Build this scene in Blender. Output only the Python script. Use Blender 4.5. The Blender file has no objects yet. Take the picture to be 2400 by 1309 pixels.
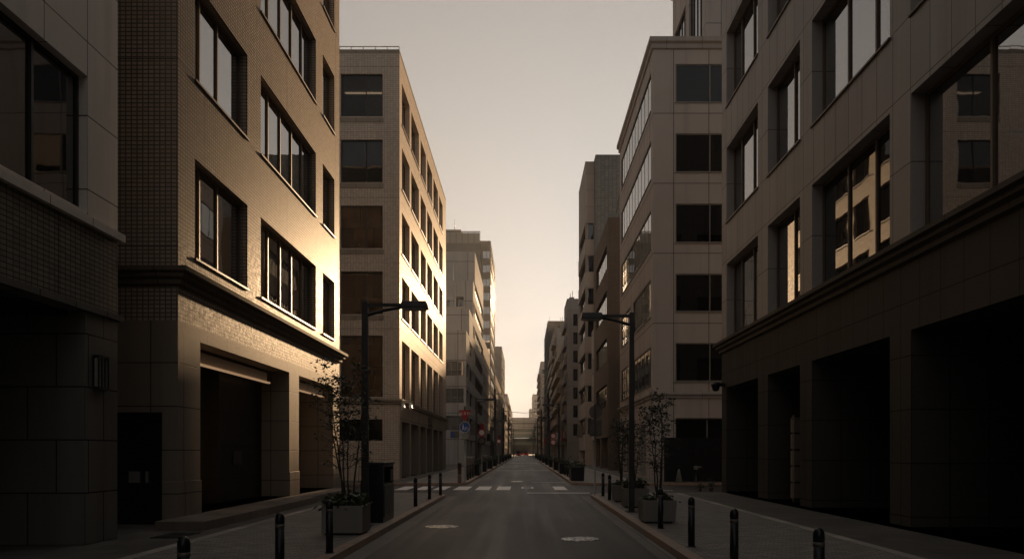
import bpy, math, random
from mathutils import Vector
R = math.radians
random.seed(7)
S = bpy.context.scene
COL = S.collection

# ------------------------------------------------------------------ helpers
LOC = {}          # world origin of every object's mesh coordinates

class MB:
    """collects faces in world coordinates, then links them as ONE mesh object"""
    def __init__(s): s.v = []; s.f = []; s.sm = []
    def face(s, pts, n=None, smooth=False):
        pts = [Vector(p) for p in pts]
        if n is not None:
            nn = (pts[1]-pts[0]).cross(pts[2]-pts[0])
            if nn.dot(Vector(n)) < 0: pts.reverse()
        i = len(s.v); s.v += [tuple(p) for p in pts]
        s.f.append(list(range(i, i+len(pts)))); s.sm.append(smooth)
    def box(s, x0, x1, y0, y1, z0, z1):
        if x0 > x1: x0, x1 = x1, x0
        if y0 > y1: y0, y1 = y1, y0
        if z0 > z1: z0, z1 = z1, z0
        i = len(s.v)
        s.v += [(x0,y0,z0),(x1,y0,z0),(x1,y1,z0),(x0,y1,z0),(x0,y0,z1),(x1,y0,z1),(x1,y1,z1),(x0,y1,z1)]
        for q in ((0,3,2,1),(4,5,6,7),(0,1,5,4),(1,2,6,5),(2,3,7,6),(3,0,4,7)):
            s.f.append([i+k for k in q]); s.sm.append(False)
        return s
    def tbox(s, cx, cy, z0, z1, w0, d0, w1, d1):
        i = len(s.v)
        for z, w, d in ((z0,w0,d0),(z1,w1,d1)):
            s.v += [(cx-w/2,cy-d/2,z),(cx+w/2,cy-d/2,z),(cx+w/2,cy+d/2,z),(cx-w/2,cy+d/2,z)]
        for q in ((0,3,2,1),(4,5,6,7),(0,1,5,4),(1,2,6,5),(2,3,7,6),(3,0,4,7)):
            s.f.append([i+k for k in q]); s.sm.append(False)
        return s
    def tube(s, path, radii, n=8, caps=True):
        path = [Vector(p) for p in path]
        if not hasattr(radii, '__len__'): radii = [radii]*len(path)
        i0 = len(s.v)
        for k, p in enumerate(path):
            a = path[max(0,k-1)]; b = path[min(len(path)-1,k+1)]
            t = (b-a).normalized()
            up = Vector((0,0,1)) if abs(t.z) < .9 else Vector((1,0,0))
            u = t.cross(up).normalized(); w = t.cross(u)
            for j in range(n):
                an = 2*math.pi*j/n
                s.v.append(tuple(p + (u*math.cos(an)+w*math.sin(an))*radii[k]))
        for k in range(len(path)-1):
            for j in range(n):
                a = i0+k*n+j; b = i0+k*n+(j+1)%n
                s.f.append([a,b,b+n,a+n]); s.sm.append(True)
        if caps:
            s.f.append([i0+j for j in range(n)]); s.sm.append(False)
            e = i0+(len(path)-1)*n
            s.f.append([e+n-1-j for j in range(n)]); s.sm.append(False)
        return s
    def lathe(s, cx, cy, prof, n=20, smooth=True):
        i0 = len(s.v)
        for r, z in prof:
            for j in range(n):
                a = 2*math.pi*j/n
                s.v.append((cx+r*math.cos(a), cy+r*math.sin(a), z))
        for k in range(len(prof)-1):
            for j in range(n):
                a = i0+k*n+j; b = i0+k*n+(j+1)%n
                s.f.append([a,b,b+n,a+n]); s.sm.append(smooth)
        s.f.append([i0+n-1-j for j in range(n)]); s.sm.append(False)
        e = i0+(len(prof)-1)*n
        s.f.append([e+j for j in range(n)]); s.sm.append(False)
        return s
    def prism(s, poly, z0, z1):
        """poly: list of (x, y), counter-clockwise"""
        n = len(poly); i = len(s.v)
        s.v += [(x,y,z0) for x,y in poly] + [(x,y,z1) for x,y in poly]
        s.f.append([i+n-1-k for k in range(n)]); s.sm.append(False)
        s.f.append([i+n+k for k in range(n)]); s.sm.append(False)
        for k in range(n):
            a = i+k; b = i+(k+1)%n
            s.f.append([a,b,b+n,a+n]); s.sm.append(False)
        return s
    def plate(s, poly, y0, y1):
        """poly: list of (x, z); a flat plate facing the y axis"""
        n = len(poly); i = len(s.v)
        s.v += [(x,y0,z) for x,z in poly] + [(x,y1,z) for x,z in poly]
        s.f.append([i+k for k in range(n)]); s.sm.append(False)
        s.f.append([i+2*n-1-k for k in range(n)]); s.sm.append(False)
        for k in range(n):
            a = i+k; b = i+(k+1)%n
            s.f.append([b,a,a+n,b+n]); s.sm.append(False)
        return s
    def slab(s, plane, c, out, u0, u1, z0, z1, d0, d1):
        """box on a facade: d0..d1 measured outwards from the plane c"""
        a, b = c+out*d0, c+out*d1
        if plane == 'x': s.box(a, b, u0, u1, z0, z1)
        else: s.box(u0, u1, a, b, z0, z1)
        return s
    def build(s, name, mat, parent=None, loc=None, bevel=0):
        base = LOC[parent.name] if parent is not None else Vector(loc if loc is not None else (0,0,0))
        me = bpy.data.meshes.new(name)
        me.from_pydata([(x-base.x, y-base.y, z-base.z) for x,y,z in s.v], [], s.f)
        me.polygons.foreach_set('use_smooth', s.sm)
        me.materials.append(mat)
        o = bpy.data.objects.new(name, me); COL.objects.link(o)
        LOC[o.name] = base
        if parent is not None: o.parent = parent
        else: o.location = base
        if bevel:
            m = o.modifiers.new('bevel', 'BEVEL'); m.width = bevel; m.segments = 2; m.limit_method = 'ANGLE'
        return o

def tag(o, label, cat, group=None, kind=None):
    if label: o['label'] = label
    if cat: o['category'] = cat
    if group: o['group'] = group
    if kind: o['kind'] = kind
    return o
def thing(name, label, cat, loc, group=None):
    o = bpy.data.objects.new(name, None); COL.objects.link(o)
    o.empty_display_size = .2
    o.location = loc; LOC[o.name] = Vector(loc)
    return tag(o, label, cat, group)
def struct(name, mb, mat):
    o = mb.build(name, mat); o['kind'] = 'structure'; return o
def dup(root, loc, label, group=None, sz=1.0):
    r = root.copy(); COL.objects.link(r); r.location = loc; r['label'] = label
    r.scale = (1,1,sz)
    if group: r['group'] = group
    for ch in root.children:
        c = ch.copy(); COL.objects.link(c); c.parent = r
        for g in ch.children:
            d = g.copy(); COL.objects.link(d); d.parent = c
    return r
NUM = ['first','second','third','fourth','fifth','sixth','seventh','eighth','ninth','tenth','eleventh','twelfth','thirteenth','fourteenth','fifteenth','sixteenth','seventeenth','eighteenth']

# ------------------------------------------------------------------ materials
class NT:
    def __init__(s, name):
        s.m = bpy.data.materials.new(name); s.m.use_nodes = True
        s.t = s.m.node_tree; s.n = s.t.nodes
        s.bsdf = s.n['Principled BSDF']; s.out = s.n['Material Output']
    def add(s, typ, **kw):
        n = s.n.new(typ)
        for k, v in kw.items(): setattr(n, k, v)
        return n
    def link(s, a, b): s.t.links.new(a, b)
    def math(s, op, a, b=None, c=None):
        n = s.add('ShaderNodeMath', operation=op)
        for i, x in enumerate((a,b,c)):
            if x is None: continue
            if isinstance(x, (int,float)): n.inputs[i].default_value = x
            else: s.link(x, n.inputs[i])
        return n.outputs[0]
    def mix(s, fac, a, b, blend='MIX'):
        n = s.add('ShaderNodeMix', data_type='RGBA', blend_type=blend)
        for i, x in ((0,fac),(6,a),(7,b)):
            if isinstance(x, (int,float)): n.inputs[i].default_value = x
            elif isinstance(x, tuple): n.inputs[i].default_value = (*x[:3],1)
            else: s.link(x, n.inputs[i])
        return n.outputs[2]
    def ramp(s, x, lo, hi, a=0., b=1.):
        n = s.add('ShaderNodeMapRange'); n.clamp = True
        s.link(x, n.inputs[0])
        for i, v in zip((1,2,3,4), (lo,hi,a,b)): n.inputs[i].default_value = v
        return n.outputs[0]
    def pos(s):
        if not hasattr(s, '_g'): s._g = s.add('ShaderNodeNewGeometry')
        return s._g.outputs['Position']
    def walluv(s):
        p = s.pos(); sp = s.add('ShaderNodeSeparateXYZ'); s.link(p, sp.inputs[0])
        nn = s.add('ShaderNodeSeparateXYZ'); s.link(s._g.outputs['True Normal'], nn.inputs[0])
        isx = s.math('GREATER_THAN', s.math('ABSOLUTE', nn.outputs[0]), .6)
        isz = s.math('GREATER_THAN', s.math('ABSOLUTE', nn.outputs[2]), .6)
        def cmb(a, b):
            c = s.add('ShaderNodeCombineXYZ'); s.link(sp.outputs[a], c.inputs[0]); s.link(sp.outputs[b], c.inputs[1]); return c.outputs[0]
        m1 = s.add('ShaderNodeMix', data_type='VECTOR'); s.link(isx, m1.inputs[0]); s.link(cmb(0,2), m1.inputs[4]); s.link(cmb(1,2), m1.inputs[5])
        m2 = s.add('ShaderNodeMix', data_type='VECTOR'); s.link(isz, m2.inputs[0]); s.link(m1.outputs[1], m2.inputs[4]); s.link(cmb(0,1), m2.inputs[5])
        return m2.outputs[1]
    def noise(s, scale, detail=3, vec=None, stretch=None, rough=.55):
        n = s.add('ShaderNodeTexNoise'); n.inputs['Scale'].default_value = scale; n.inputs['Detail'].default_value = detail
        n.inputs['Roughness'].default_value = rough
        v = vec or s.pos()
        if stretch:
            mp = s.add('ShaderNodeMapping'); mp.inputs['Scale'].default_value = stretch; s.link(v, mp.inputs[0]); v = mp.outputs[0]
        s.link(v, n.inputs['Vector']); return n.outputs['Fac']
    def brick(s, vec, w, h, mort, a, b, m, off=0., bias=0., shift=(0,0,0)):
        n = s.add('ShaderNodeTexBrick'); n.offset = off; n.squash = 1; n.offset_frequency = 2
        mp = s.add('ShaderNodeMapping'); mp.inputs['Location'].default_value = shift; s.link(vec, mp.inputs[0])
        s.link(mp.outputs[0], n.inputs['Vector'])
        n.inputs['Scale'].default_value = 1; n.inputs['Brick Width'].default_value = w; n.inputs['Row Height'].default_value = h
        n.inputs['Mortar Size'].default_value = mort; n.inputs['Mortar Smooth'].default_value = .1; n.inputs['Bias'].default_value = bias
        for k, c in (('Color1',a),('Color2',b),('Mortar',m)): n.inputs[k].default_value = (*c,1)
        return n.outputs['Color'], n.outputs['Fac']
    def bump(s, h, strength, dist, prev=None):
        n = s.add('ShaderNodeBump'); n.inputs['Strength'].default_value = strength; n.inputs['Distance'].default_value = dist
        s.link(h, n.inputs['Height'])
        if prev is not None: s.link(prev, n.inputs['Normal'])
        return n.outputs[0]
    def set(s, color=None, rough=None, normal=None, metal=None, spec=None):
        for key, v in (('Base Color',color),('Roughness',rough),('Normal',normal),('Metallic',metal),('Specular IOR Level',spec)):
            if v is None: continue
            i = s.bsdf.inputs[key]
            if isinstance(v, tuple): i.default_value = (*v,1)
            elif isinstance(v, (int,float)): i.default_value = v
            else: s.link(v, i)
        return s.m

def sheen(t, k, rough, normal):
    gl = t.add('ShaderNodeBsdfGlossy'); gl.inputs['Color'].default_value = (1,.95,.88,1)
    if isinstance(rough, float): gl.inputs['Roughness'].default_value = rough
    else: t.link(rough, gl.inputs['Roughness'])
    t.link(normal, gl.inputs['Normal'])
    mx = t.add('ShaderNodeMixShader'); mx.inputs[0].default_value = k
    t.link(t.bsdf.outputs[0], mx.inputs[1]); t.link(gl.outputs[0], mx.inputs[2]); t.link(mx.outputs[0], t.out.inputs['Surface'])
    return t.m

def sc(c, k): return tuple(x*k for x in c)

def m_plain(name, c, rough=.5, metal=0., var=.25, scale=3., bump=.0, spec=.5):
    t = NT(name)
    f = t.ramp(t.noise(scale, 5), .3, .7)
    col = t.mix(f, sc(c,1-var), sc(c,1+var))
    f2 = t.noise(scale*14, 3)
    rr = t.ramp(f2, .3, .7, max(0,rough-.1), min(1,rough+.12))
    nrm = t.bump(f2, .25, bump) if bump else None
    return t.set(col, rr, nrm, metal, spec)

def m_tile(name, c, mortar, w, h, mort, rough=.35, off=0., var=.14, panel=None, bump=.004, spec=.02, irregular=.0):
    """small facade tiles; panel = (w, h, shift) expansion joints of the big cladding panels"""
    t = NT(name); uv = t.walluv()
    col, fac = t.brick(uv, w, h, mort, sc(c,1-var), sc(c,1+var), mortar, off)
    big = t.ramp(t.noise(.35, 4), .3, .7)
    col = t.mix(t.math('MULTIPLY', big, .35), col, sc(c,.62))
    st = t.ramp(t.noise(1.0, 5, stretch=(1.6,1.6,.12)), .5, .75)
    col = t.mix(t.math('MULTIPLY', st, .3), col, sc(c,.5))
    hgt = t.math('MULTIPLY', fac, -1.)
    # every tile sits at a slightly different tilt
    n2 = t.noise(1/(w*1.1), 1)
    hgt = t.math('ADD', hgt, t.math('MULTIPLY', n2, .5+irregular))
    if panel:
        for (pw, ph, sh) in panel:
            _, pf = t.brick(uv, pw, ph, .011, c, c, c, 0., shift=sh)
            col = t.mix(pf, col, sc(mortar,.35))
            hgt = t.math('SUBTRACT', hgt, pf)
    nrm = t.bump(hgt, .6, bump)
    rg = t.ramp(t.noise(1/w, 2), .3, .7, rough-.06, rough+.1)
    t.set(col, 1., nrm, 0., 0.)
    return sheen(t, spec, rg, nrm)

def m_stone(name, c, w, h, joint=.012, rough=.5, off=0., grain=90., gv=.3, shift=(0,0,0), jc=None, bump=.006, var=.1, spec=.025, warm=None):
    t = NT(name); uv = t.walluv()
    col, fac = t.brick(uv, w, h, joint, sc(c,1-var), sc(c,1+var), jc or sc(c,.25), off, shift=shift)
    g = t.ramp(t.noise(grain, 2, rough=.8), .32, .68)
    big = t.ramp(t.noise(.5, 5), .3, .7)
    c2 = t.mix(t.math('MULTIPLY', g, 1.), sc(c,1-gv), sc(c,1+gv))
    col = t.mix(.5, col, c2) if gv else col
    col = t.mix(t.math('MULTIPLY', big, .3), col, warm or sc(c,.65))
    st = t.ramp(t.noise(.9, 5, stretch=(1.8,1.8,.1)), .52, .78)
    col = t.mix(t.math('MULTIPLY', st, .5), col, sc(c,.42))
    col = t.mix(fac, col, jc or sc(c,.22))
    nrm = t.bump(t.math('ADD', t.math('MULTIPLY', fac, -1.), t.math('MULTIPLY', g, .12)), .6, bump)
    rg = t.ramp(g, 0, 1, rough-.08, rough+.1)
    t.set(col, 1., nrm, 0., 0.)
    return sheen(t, spec, rg, nrm)

def m_glass(name, dark=(.012,.012,.013), ior=3., tint=(.86,.86,.86), wob=.004, room=True):
    t = NT(name)
    t.n.remove(t.bsdf)
    fr = t.add('ShaderNodeFresnel'); fr.inputs['IOR'].default_value = ior
    gl = t.add('ShaderNodeBsdfGlossy'); gl.inputs['Roughness'].default_value = .015; gl.inputs['Color'].default_value = (*tint,1)
    nrm = t.bump(t.noise(.75, 2), .5, wob)
    t.link(nrm, gl.inputs['Normal'])
    df = t.add('ShaderNodeBsdfDiffuse')
    # blinds and furniture dimly seen behind the glass
    uv = t.walluv()
    col, fac = t.brick(uv, 1.15, 1.3, .02, sc(dark,.4), sc(dark,2.2), sc(dark,.5), .37)
    col = t.mix(t.ramp(t.noise(.8, 3), .35, .65), col, dark)
    t.link(col, df.inputs['Color'])
    mx = t.add('ShaderNodeMixShader'); t.link(fr.outputs[0], mx.inputs[0]); t.link(df.outputs[0], mx.inputs[1]); t.link(gl.outputs[0], mx.inputs[2])
    t.link(mx.outputs[0], t.out.inputs['Surface'])
    return t.m

def m_clear(name, tint=(.45,.45,.45)):
    t = NT(name); t.n.remove(t.bsdf)
    fr = t.add('ShaderNodeFresnel'); fr.inputs['IOR'].default_value = 1.45
    gl = t.add('ShaderNodeBsdfGlossy'); gl.inputs['Roughness'].default_value = .01
    tr = t.add('ShaderNodeBsdfTransparent'); tr.inputs['Color'].default_value = (*tint,1)
    mx = t.add('ShaderNodeMixShader'); t.link(fr.outputs[0], mx.inputs[0]); t.link(tr.outputs[0], mx.inputs[1]); t.link(gl.outputs[0], mx.inputs[2])
    t.link(mx.outputs[0], t.out.inputs['Surface']); return t.m

def m_emit(name, c, st):
    t = NT(name); t.bsdf.inputs['Base Color'].default_value = (*c,1)
    t.bsdf.inputs['Emission Color'].default_value = (*c,1); t.bsdf.inputs['Emission Strength'].default_value = st
    return t.m

M = {}
M['L1tile'] = m_tile('tan_wall_tile', (.43,.345,.27), (.06,.048,.038), .125, .092, .015, rough=.45, spec=.055, panel=[(6.6,4.12,(.85,2.0,0))], bump=.005, irregular=.3)
M['L1granite'] = m_stone('brown_granite', (.24,.195,.155), 1.3, .96, rough=.48, spec=.05, off=0., shift=(.4,.15,0), jc=(.02,.017,.015))
M['L1trim'] = m_stone('brown_cornice_stone', (.13,.105,.08), 1.6, 30, rough=.5, gv=.25)
M['L0panel'] = m_stone('pale_metal_panel', (.8,.71,.62), 1.25, 1.28, joint=.012, rough=.35, spec=.09, gv=.05, grain=25, shift=(-.12,.1,0), jc=(.03,.025,.02), var=.03)
M['L0tile'] = m_tile('grey_brown_tile', (.24,.21,.175), (.04,.035,.03), .15, .085, .009, rough=.4, panel=[(2.2,30,(.2,0,0))])
M['L0stone'] = m_stone('dark_granite_block', (.17,.155,.135), 1.0, .92, off=.5, rough=.55, shift=(.1,-.1,0), jc=(.012,.011,.01))
M['L2tile'] = m_tile('pale_buff_tile', (.62,.505,.405), (.28,.225,.18), .16, .11, .011, rough=.52, spec=.065, panel=[(30,3.68,(0,2.4,0))], bump=.004)
M['L2stone'] = m_stone('buff_stone', (.3,.25,.2), 1.35, 3.6, rough=.5, gv=.15)
M['R1stone'] = m_stone('warm_grey_granite', (.335,.3,.275), .78, 1.5, rough=.42, spec=.08, var=.17, off=0., shift=(.1,-.15,0), jc=(.035,.03,.025), warm=(.21,.185,.165))
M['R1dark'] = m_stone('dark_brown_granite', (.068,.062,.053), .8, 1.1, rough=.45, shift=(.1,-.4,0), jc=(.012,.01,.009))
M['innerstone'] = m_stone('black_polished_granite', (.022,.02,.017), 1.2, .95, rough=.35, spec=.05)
M['R1trim'] = m_stone('dark_cornice_stone', (.1,.085,.07), 1.6, 30, rough=.45, gv=.2)
M['R2stone'] = m_stone('rose_grey_panel', (.46,.41,.378), 1.98, 3.93, joint=.02, rough=.5, gv=.12, shift=(-.5,-1.08,0), jc=(.07,.06,.05))
M['R2trim'] = m_stone('rose_grey_trim', (.38,.34,.315), 2, 30, rough=.5, gv=.1)
M['R3brick'] = m_tile('brown_brick', (.21,.17,.14), (.05,.04,.03), .23, .075, .008, rough=.6, off=.5)
M['R4tile'] = m_tile('grey_green_tile', (.27,.265,.245), (.1,.1,.09), .45, .22, .02, rough=.4)
M['R4panel'] = m_stone('grey_beige_panel', (.46,.395,.34), 3, 1.925, rough=.45, gv=.08)
M['white'] = m_stone('off_white_render', (.47,.44,.41), 4, 3.2, spec=.012, joint=.04, rough=.6, gv=.06, jc=(.12,.11,.1))
M['greyclad'] = m_stone('grey_cladding', (.17,.16,.15), 3.2, 1.46, spec=.012, rough=.4, gv=.06)
M['conc'] = m_stone('weathered_concrete', (.43,.385,.34), 3.5, 3.2, spec=.012, rough=.65, gv=.12)
M['conc2'] = m_stone('pale_concrete', (.52,.455,.39), 4.2, 3.1, spec=.012, rough=.6, gv=.1)
M['roof'] = m_plain('roof_membrane', (.12,.115,.11), .8)
M['frameL'] = m_plain('bronze_window_frame', (.16,.115,.08), .5, .2, .1, spec=.2)
M['frameD'] = m_plain('dark_window_frame', (.035,.03,.027), .4, .3, .1)
M['frameG'] = m_plain('grey_window_frame', (.22,.2,.18), .4, .3, .1)
M['glass'] = m_glass('reflective_window_glass', ior=5.5, tint=(.9,.89,.88))
M['glass2'] = m_glass('tinted_window_glass', ior=2.2, dark=(.01,.0095,.009))
M['glassB'] = m_glass('painted_brown_reflection_glass', ior=2.2, dark=(.075,.042,.02))  # brown reflection of the facing wall, painted into the glass colour
M['glassD'] = m_glass('dark_shop_glass', ior=1.6, dark=(.006,.006,.006), wob=.01)
M['clear'] = m_clear('clear_office_glass')
M['soffit'] = m_plain('painted_soffit', (.62,.52,.42), .4, 0, .06)
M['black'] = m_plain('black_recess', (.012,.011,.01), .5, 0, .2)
M['blackpaint'] = m_plain('black_painted_steel', (.014,.014,.016), .32, .2, .2, 6, .001)
M['lampgrey'] = m_plain('dark_grey_pole_paint', (.045,.042,.04), .38, .3, .25, 4, .001)
M['steel'] = m_plain('grey_galvanised_steel', (.3,.29,.27), .4, .5, .15)
M['diffuser'] = m_plain('frosted_diffuser', (.3,.27,.23), .35, 0, .05)
M['planter'] = m_stone('pale_concrete_planter', (.27,.25,.225), 9, 9, joint=.0, rough=.65, gv=.15, grain=60)
M['soil'] = m_plain('dark_soil', (.03,.022,.015), .9, 0, .4, 20, .01)
M['bark'] = m_plain('brown_bark', (.06,.045,.032), .8, 0, .4, 20, .004)
M['paper'] = m_plain('pale_notice', (.5,.42,.35), .6)
M['wire'] = m_plain('black_cable', (.02,.02,.02), .6)
M['red'] = m_plain('red_sign_face', (.42,.03,.03), .35, 0, .08)
M['blue'] = m_plain('blue_sign_face', (.03,.1,.36), .35, 0, .08)
M['signwhite'] = m_plain('white_sign_paint', (.75,.74,.72), .4, 0, .05)
M['signback'] = m_plain('grey_sign_back', (.16,.14,.125), .5, .3, .1)
M['cone'] = m_plain('faded_white_cone', (.22,.21,.19), .5)
M['rubber'] = m_plain('black_rubber', (.02,.02,.02), .7)
M['carpaint'] = m_plain('dark_car_paint', (.05,.05,.055), .25, .3, .05)
M['carred'] = m_plain('red_car_paint', (.2,.03,.025), .3, .1, .05)
M['carwhite'] = m_plain('white_car_paint', (.6,.6,.58), .3, 0, .05)
M['tail'] = m_emit('lit_tail_lamp', (1,.06,.03), .35)
M['warmlamp'] = m_emit('warm_wall_lamp', (1,.62,.3), .1)
M['dimlamp'] = m_emit('dim_shop_lamp', (1,.55,.28), .035)
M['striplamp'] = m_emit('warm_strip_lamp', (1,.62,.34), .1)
M['ceilinglamp'] = m_emit('lit_ceiling_strip', (1,.72,.45), .3)
M['expressway'] = m_stone('pale_expressway_panel', (.34,.32,.3), 3, 8, rough=.5, gv=.05)
M['greenbeam'] = m_plain('grey_green_girder', (.13,.165,.15), .5)

def m_leaf(name, c):
    t = NT(name)
    f = t.ramp(t.noise(9, 2), .35, .65)
    return t.set(t.mix(f, sc(c,.6), sc(c,1.35)), .45)
M['leaf'] = m_leaf('dark_green_leaves', (.05,.06,.028))
M['leaf2'] = m_leaf('olive_green_leaves', (.06,.07,.03))
M['leaf3'] = m_leaf('pale_green_leaves', (.12,.13,.07))

def m_asphalt(k=1.):
    t = NT('worn_asphalt')
    g = t.noise(55, 3, rough=.8)
    ag = t.add('ShaderNodeTexVoronoi'); ag.inputs['Scale'].default_value = 70; t.link(t.pos(), ag.inputs['Vector'])
    b = t.ramp(t.noise(.35, 5, stretch=(1,.25,1)), .3, .7)
    wear = t.ramp(t.noise(.5, 4, stretch=(2.6,.035,1)), .42, .68)
    g2 = t.noise(17, 4, rough=.95)
    col = t.mix(t.ramp(g, .35, .65), (.014,.0108,.0085), (.052,.039,.03))
    col = t.mix(t.math('MULTIPLY', t.ramp(g2, .58, .72), .55), col, (.13,.105,.085))
    col = t.mix(t.math('MULTIPLY', b, .45), col, (.035,.029,.025))
    col = t.mix(t.math('MULTIPLY', wear, .35), col, (.08,.063,.05))
    g3 = t.noise(14, 4, rough=.85)
    col = t.mix(t.math('MULTIPLY', t.ramp(g3, .36, .5, 1, 0), .5), col, (.012,.0105,.009))
    oil = t.ramp(t.noise(1.3, 3), .62, .74)
    col = t.mix(t.math('MULTIPLY', oil, .6), col, (.012,.011,.01))
    pol = t.math('MULTIPLY', t.ramp(t.noise(.8, 3, stretch=(2.2,.05,1)), .48, .7), .1)
    # a few sealed cracks / seams along and across the road
    seam, sf = t.brick(t.walluv(), 3.1, 11.0, .025, (0,0,0), (0,0,0), (1,1,1), .4, shift=(.35,2,0))
    crk = t.math('MULTIPLY', sf, t.ramp(t.noise(3,2), .4, .6))
    col = t.mix(t.math('MULTIPLY', crk, .6), col, (.018,.016,.014))
    if k != 1.: col = t.mix(1., col, (k,k*.97,k*.94), 'MULTIPLY')
    h = t.math('ADD', t.math('MULTIPLY', g2, .9), ag.outputs['Distance'])
    nrm = t.bump(h, .7, .012)
    return t.set(col, t.math('SUBTRACT', t.ramp(b, 0, 1, .5, .62), pol), nrm, 0, .4)
M['asphalt'] = m_asphalt(); M['patch'] = m_asphalt(1.3)

def m_paver(name, c, w, h, off=.5, joint=.007):
    t = NT(name); uv = t.walluv()
    col, fac = t.brick(uv, w, h, joint, sc(c,.68), sc(c,1.3), sc(c,.25), off)
    b = t.ramp(t.noise(.7, 5), .3, .7); g = t.noise(80, 2)
    col = t.mix(t.math('MULTIPLY', b, .45), col, sc(c,.6))
    spots = t.ramp(t.noise(7, 2), .68, .74)
    col = t.mix(t.math('MULTIPLY', spots, .5), col, sc(c,.35))
    nrm = t.bump(t.math('ADD', t.math('MULTIPLY', fac, -1.), t.math('MULTIPLY', g, .25)), .6, .006)
    return t.set(col, t.ramp(g, .3, .7, .55, .75), nrm)
M['paver'] = m_paver('grey_brown_paver', (.29,.26,.228), .22, .11, joint=.011)
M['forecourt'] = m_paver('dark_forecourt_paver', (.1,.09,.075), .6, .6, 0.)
M['edgestone'] = m_paver('pale_edge_stone', (.4,.36,.31), .9, .9, 0.)
M['platform'] = m_paver('brown_granite_step', (.2,.155,.12), 1.2, .6, 0., .005)
def m_kerb():
    t = NT('kerb_stone'); uv = t.walluv()
    col, fac = t.brick(uv, 3.0, .61, .012, (.46,.29,.2), (.38,.29,.23), (.08,.065,.055), .5)
    g = t.ramp(t.noise(60,3), .3, .7); b = t.ramp(t.noise(1.1,4), .35, .65)
    col = t.mix(t.math('MULTIPLY', g, .35), col, (.2,.16,.13))
    col = t.mix(t.math('MULTIPLY', b, .4), col, (.3,.23,.18))
    return t.set(col, .6, t.bump(g, .4, .004))
M['kerb'] = m_kerb()
M['gutter'] = m_paver('concrete_gutter', (.15,.13,.11), .6, 2.0, 0., .012)
def m_paint():
    t = NT('worn_road_paint')
    w = t.ramp(t.noise(26, 4, rough=.75), .58, .7)
    b = t.ramp(t.noise(1.6, 4), .4, .62)
    f = t.math('MULTIPLY', w, t.math('ADD', t.math('MULTIPLY', b, .7), .25))
    return t.set(t.mix(f, (.82,.79,.74), (.1,.09,.075)), .6)
M['paint'] = m_paint()
def m_manhole():
    t = NT('cast_iron_cover')
    v = t.add('ShaderNodeTexVoronoi'); v.feature = 'DISTANCE_TO_EDGE'; v.inputs['Scale'].default_value = 11; t.link(t.pos(), v.inputs['Vector'])
    f = t.ramp(v.outputs['Distance'], .06, .14)
    return t.set(t.mix(f, (.07,.065,.06), (.66,.64,.61)), t.ramp(f, 0,1,.5,.3), t.bump(f, .3, .003), .55)
M['manhole'] = m_manhole()

# ------------------------------------------------------------------ facades
def P(plane, c, u, z): return (c,u,z) if plane == 'x' else (u,c,z)
def wallgrid(mb, plane, c, out, u0, u1, z0, z1, holes=(), depth=.25):
    us = sorted({u0,u1,*[min(max(h[k],u0),u1) for h in holes for k in (0,1)]})
    zs = sorted({z0,z1,*[min(max(h[k],z0),z1) for h in holes for k in (2,3)]})
    n = (out,0,0) if plane == 'x' else (0,out,0)
    for i in range(len(us)-1):
        for j in range(len(zs)-1):
            um, zm = (us[i]+us[i+1])/2, (zs[j]+zs[j+1])/2
            if any(h[0] < um < h[1] and h[2] < zm < h[3] for h in holes): continue
            mb.face([P(plane,c,us[i],zs[j]),P(plane,c,us[i+1],zs[j]),P(plane,c,us[i+1],zs[j+1]),P(plane,c,us[i],zs[j+1])], n)
    for h in holes:
        d = h[4] if len(h) > 4 else depth
        b = c-out*d
        a0,a1,b0,b1 = h[:4]
        un = (0,1,0) if plane == 'x' else (1,0,0)
        neg = tuple(-q for q in un)
        mb.face([P(plane,c,a0,b0),P(plane,b,a0,b0),P(plane,b,a0,b1),P(plane,c,a0,b1)], un)
        mb.face([P(plane,c,a1,b0),P(plane,b,a1,b0),P(plane,b,a1,b1),P(plane,c,a1,b1)], neg)
        mb.face([P(plane,c,a0,b0),P(plane,b,a0,b0),P(plane,b,a1,b0),P(plane,c,a1,b0)], (0,0,1))
        mb.face([P(plane,c,a0,b1),P(plane,b,a0,b1),P(plane,b,a1,b1),P(plane,c,a1,b1)], (0,0,-1))

def window(parent, plane, c, out, h, ncol=3, depth=.25, fw=.05, frame='frameL', glass='glass', rails=(), name='window', sill=True, splits=None, prot=.015):
    u0,u1,z0,z1 = h[0]+.002,h[1]-.002,h[2]+.002,h[3]-.002
    f = MB(); d0, d1 = -depth, -depth+.07
    f.slab(plane,c,out,u0,u1,z0,z0+fw,d0,d1); f.slab(plane,c,out,u0,u1,z1-fw,z1,d0,d1)
    f.slab(plane,c,out,u0,u0+fw,z0+fw,z1-fw,d0,d1); f.slab(plane,c,out,u1-fw,u1,z0+fw,z1-fw,d0,d1)
    cuts = splits if splits else [k/ncol for k in range(1,ncol)]
    for q in cuts:
        m = u0+(u1-u0)*q
        f.slab(plane,c,out,m-fw/2,m+fw/2,z0+fw,z1-fw,d0,d1+prot)
    for q in rails:
        m = z0+(z1-z0)*q
        f.slab(plane,c,out,u0+fw,u1-fw,m-fw/2,m+fw/2,d0,d1-.008)
    if sill: f.slab(plane,c,out,h[0]-.04,h[1]+.04,h[2]-.05,h[2]-.001,.002,.05)
    w = f.build(name, M[frame], parent)
    MB().slab(plane,c,out,u0+.001,u1-.001,z0+.001,z1-.001,d0+.015,d0+.035).build('pane', M[glass], w)
    return w

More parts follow.
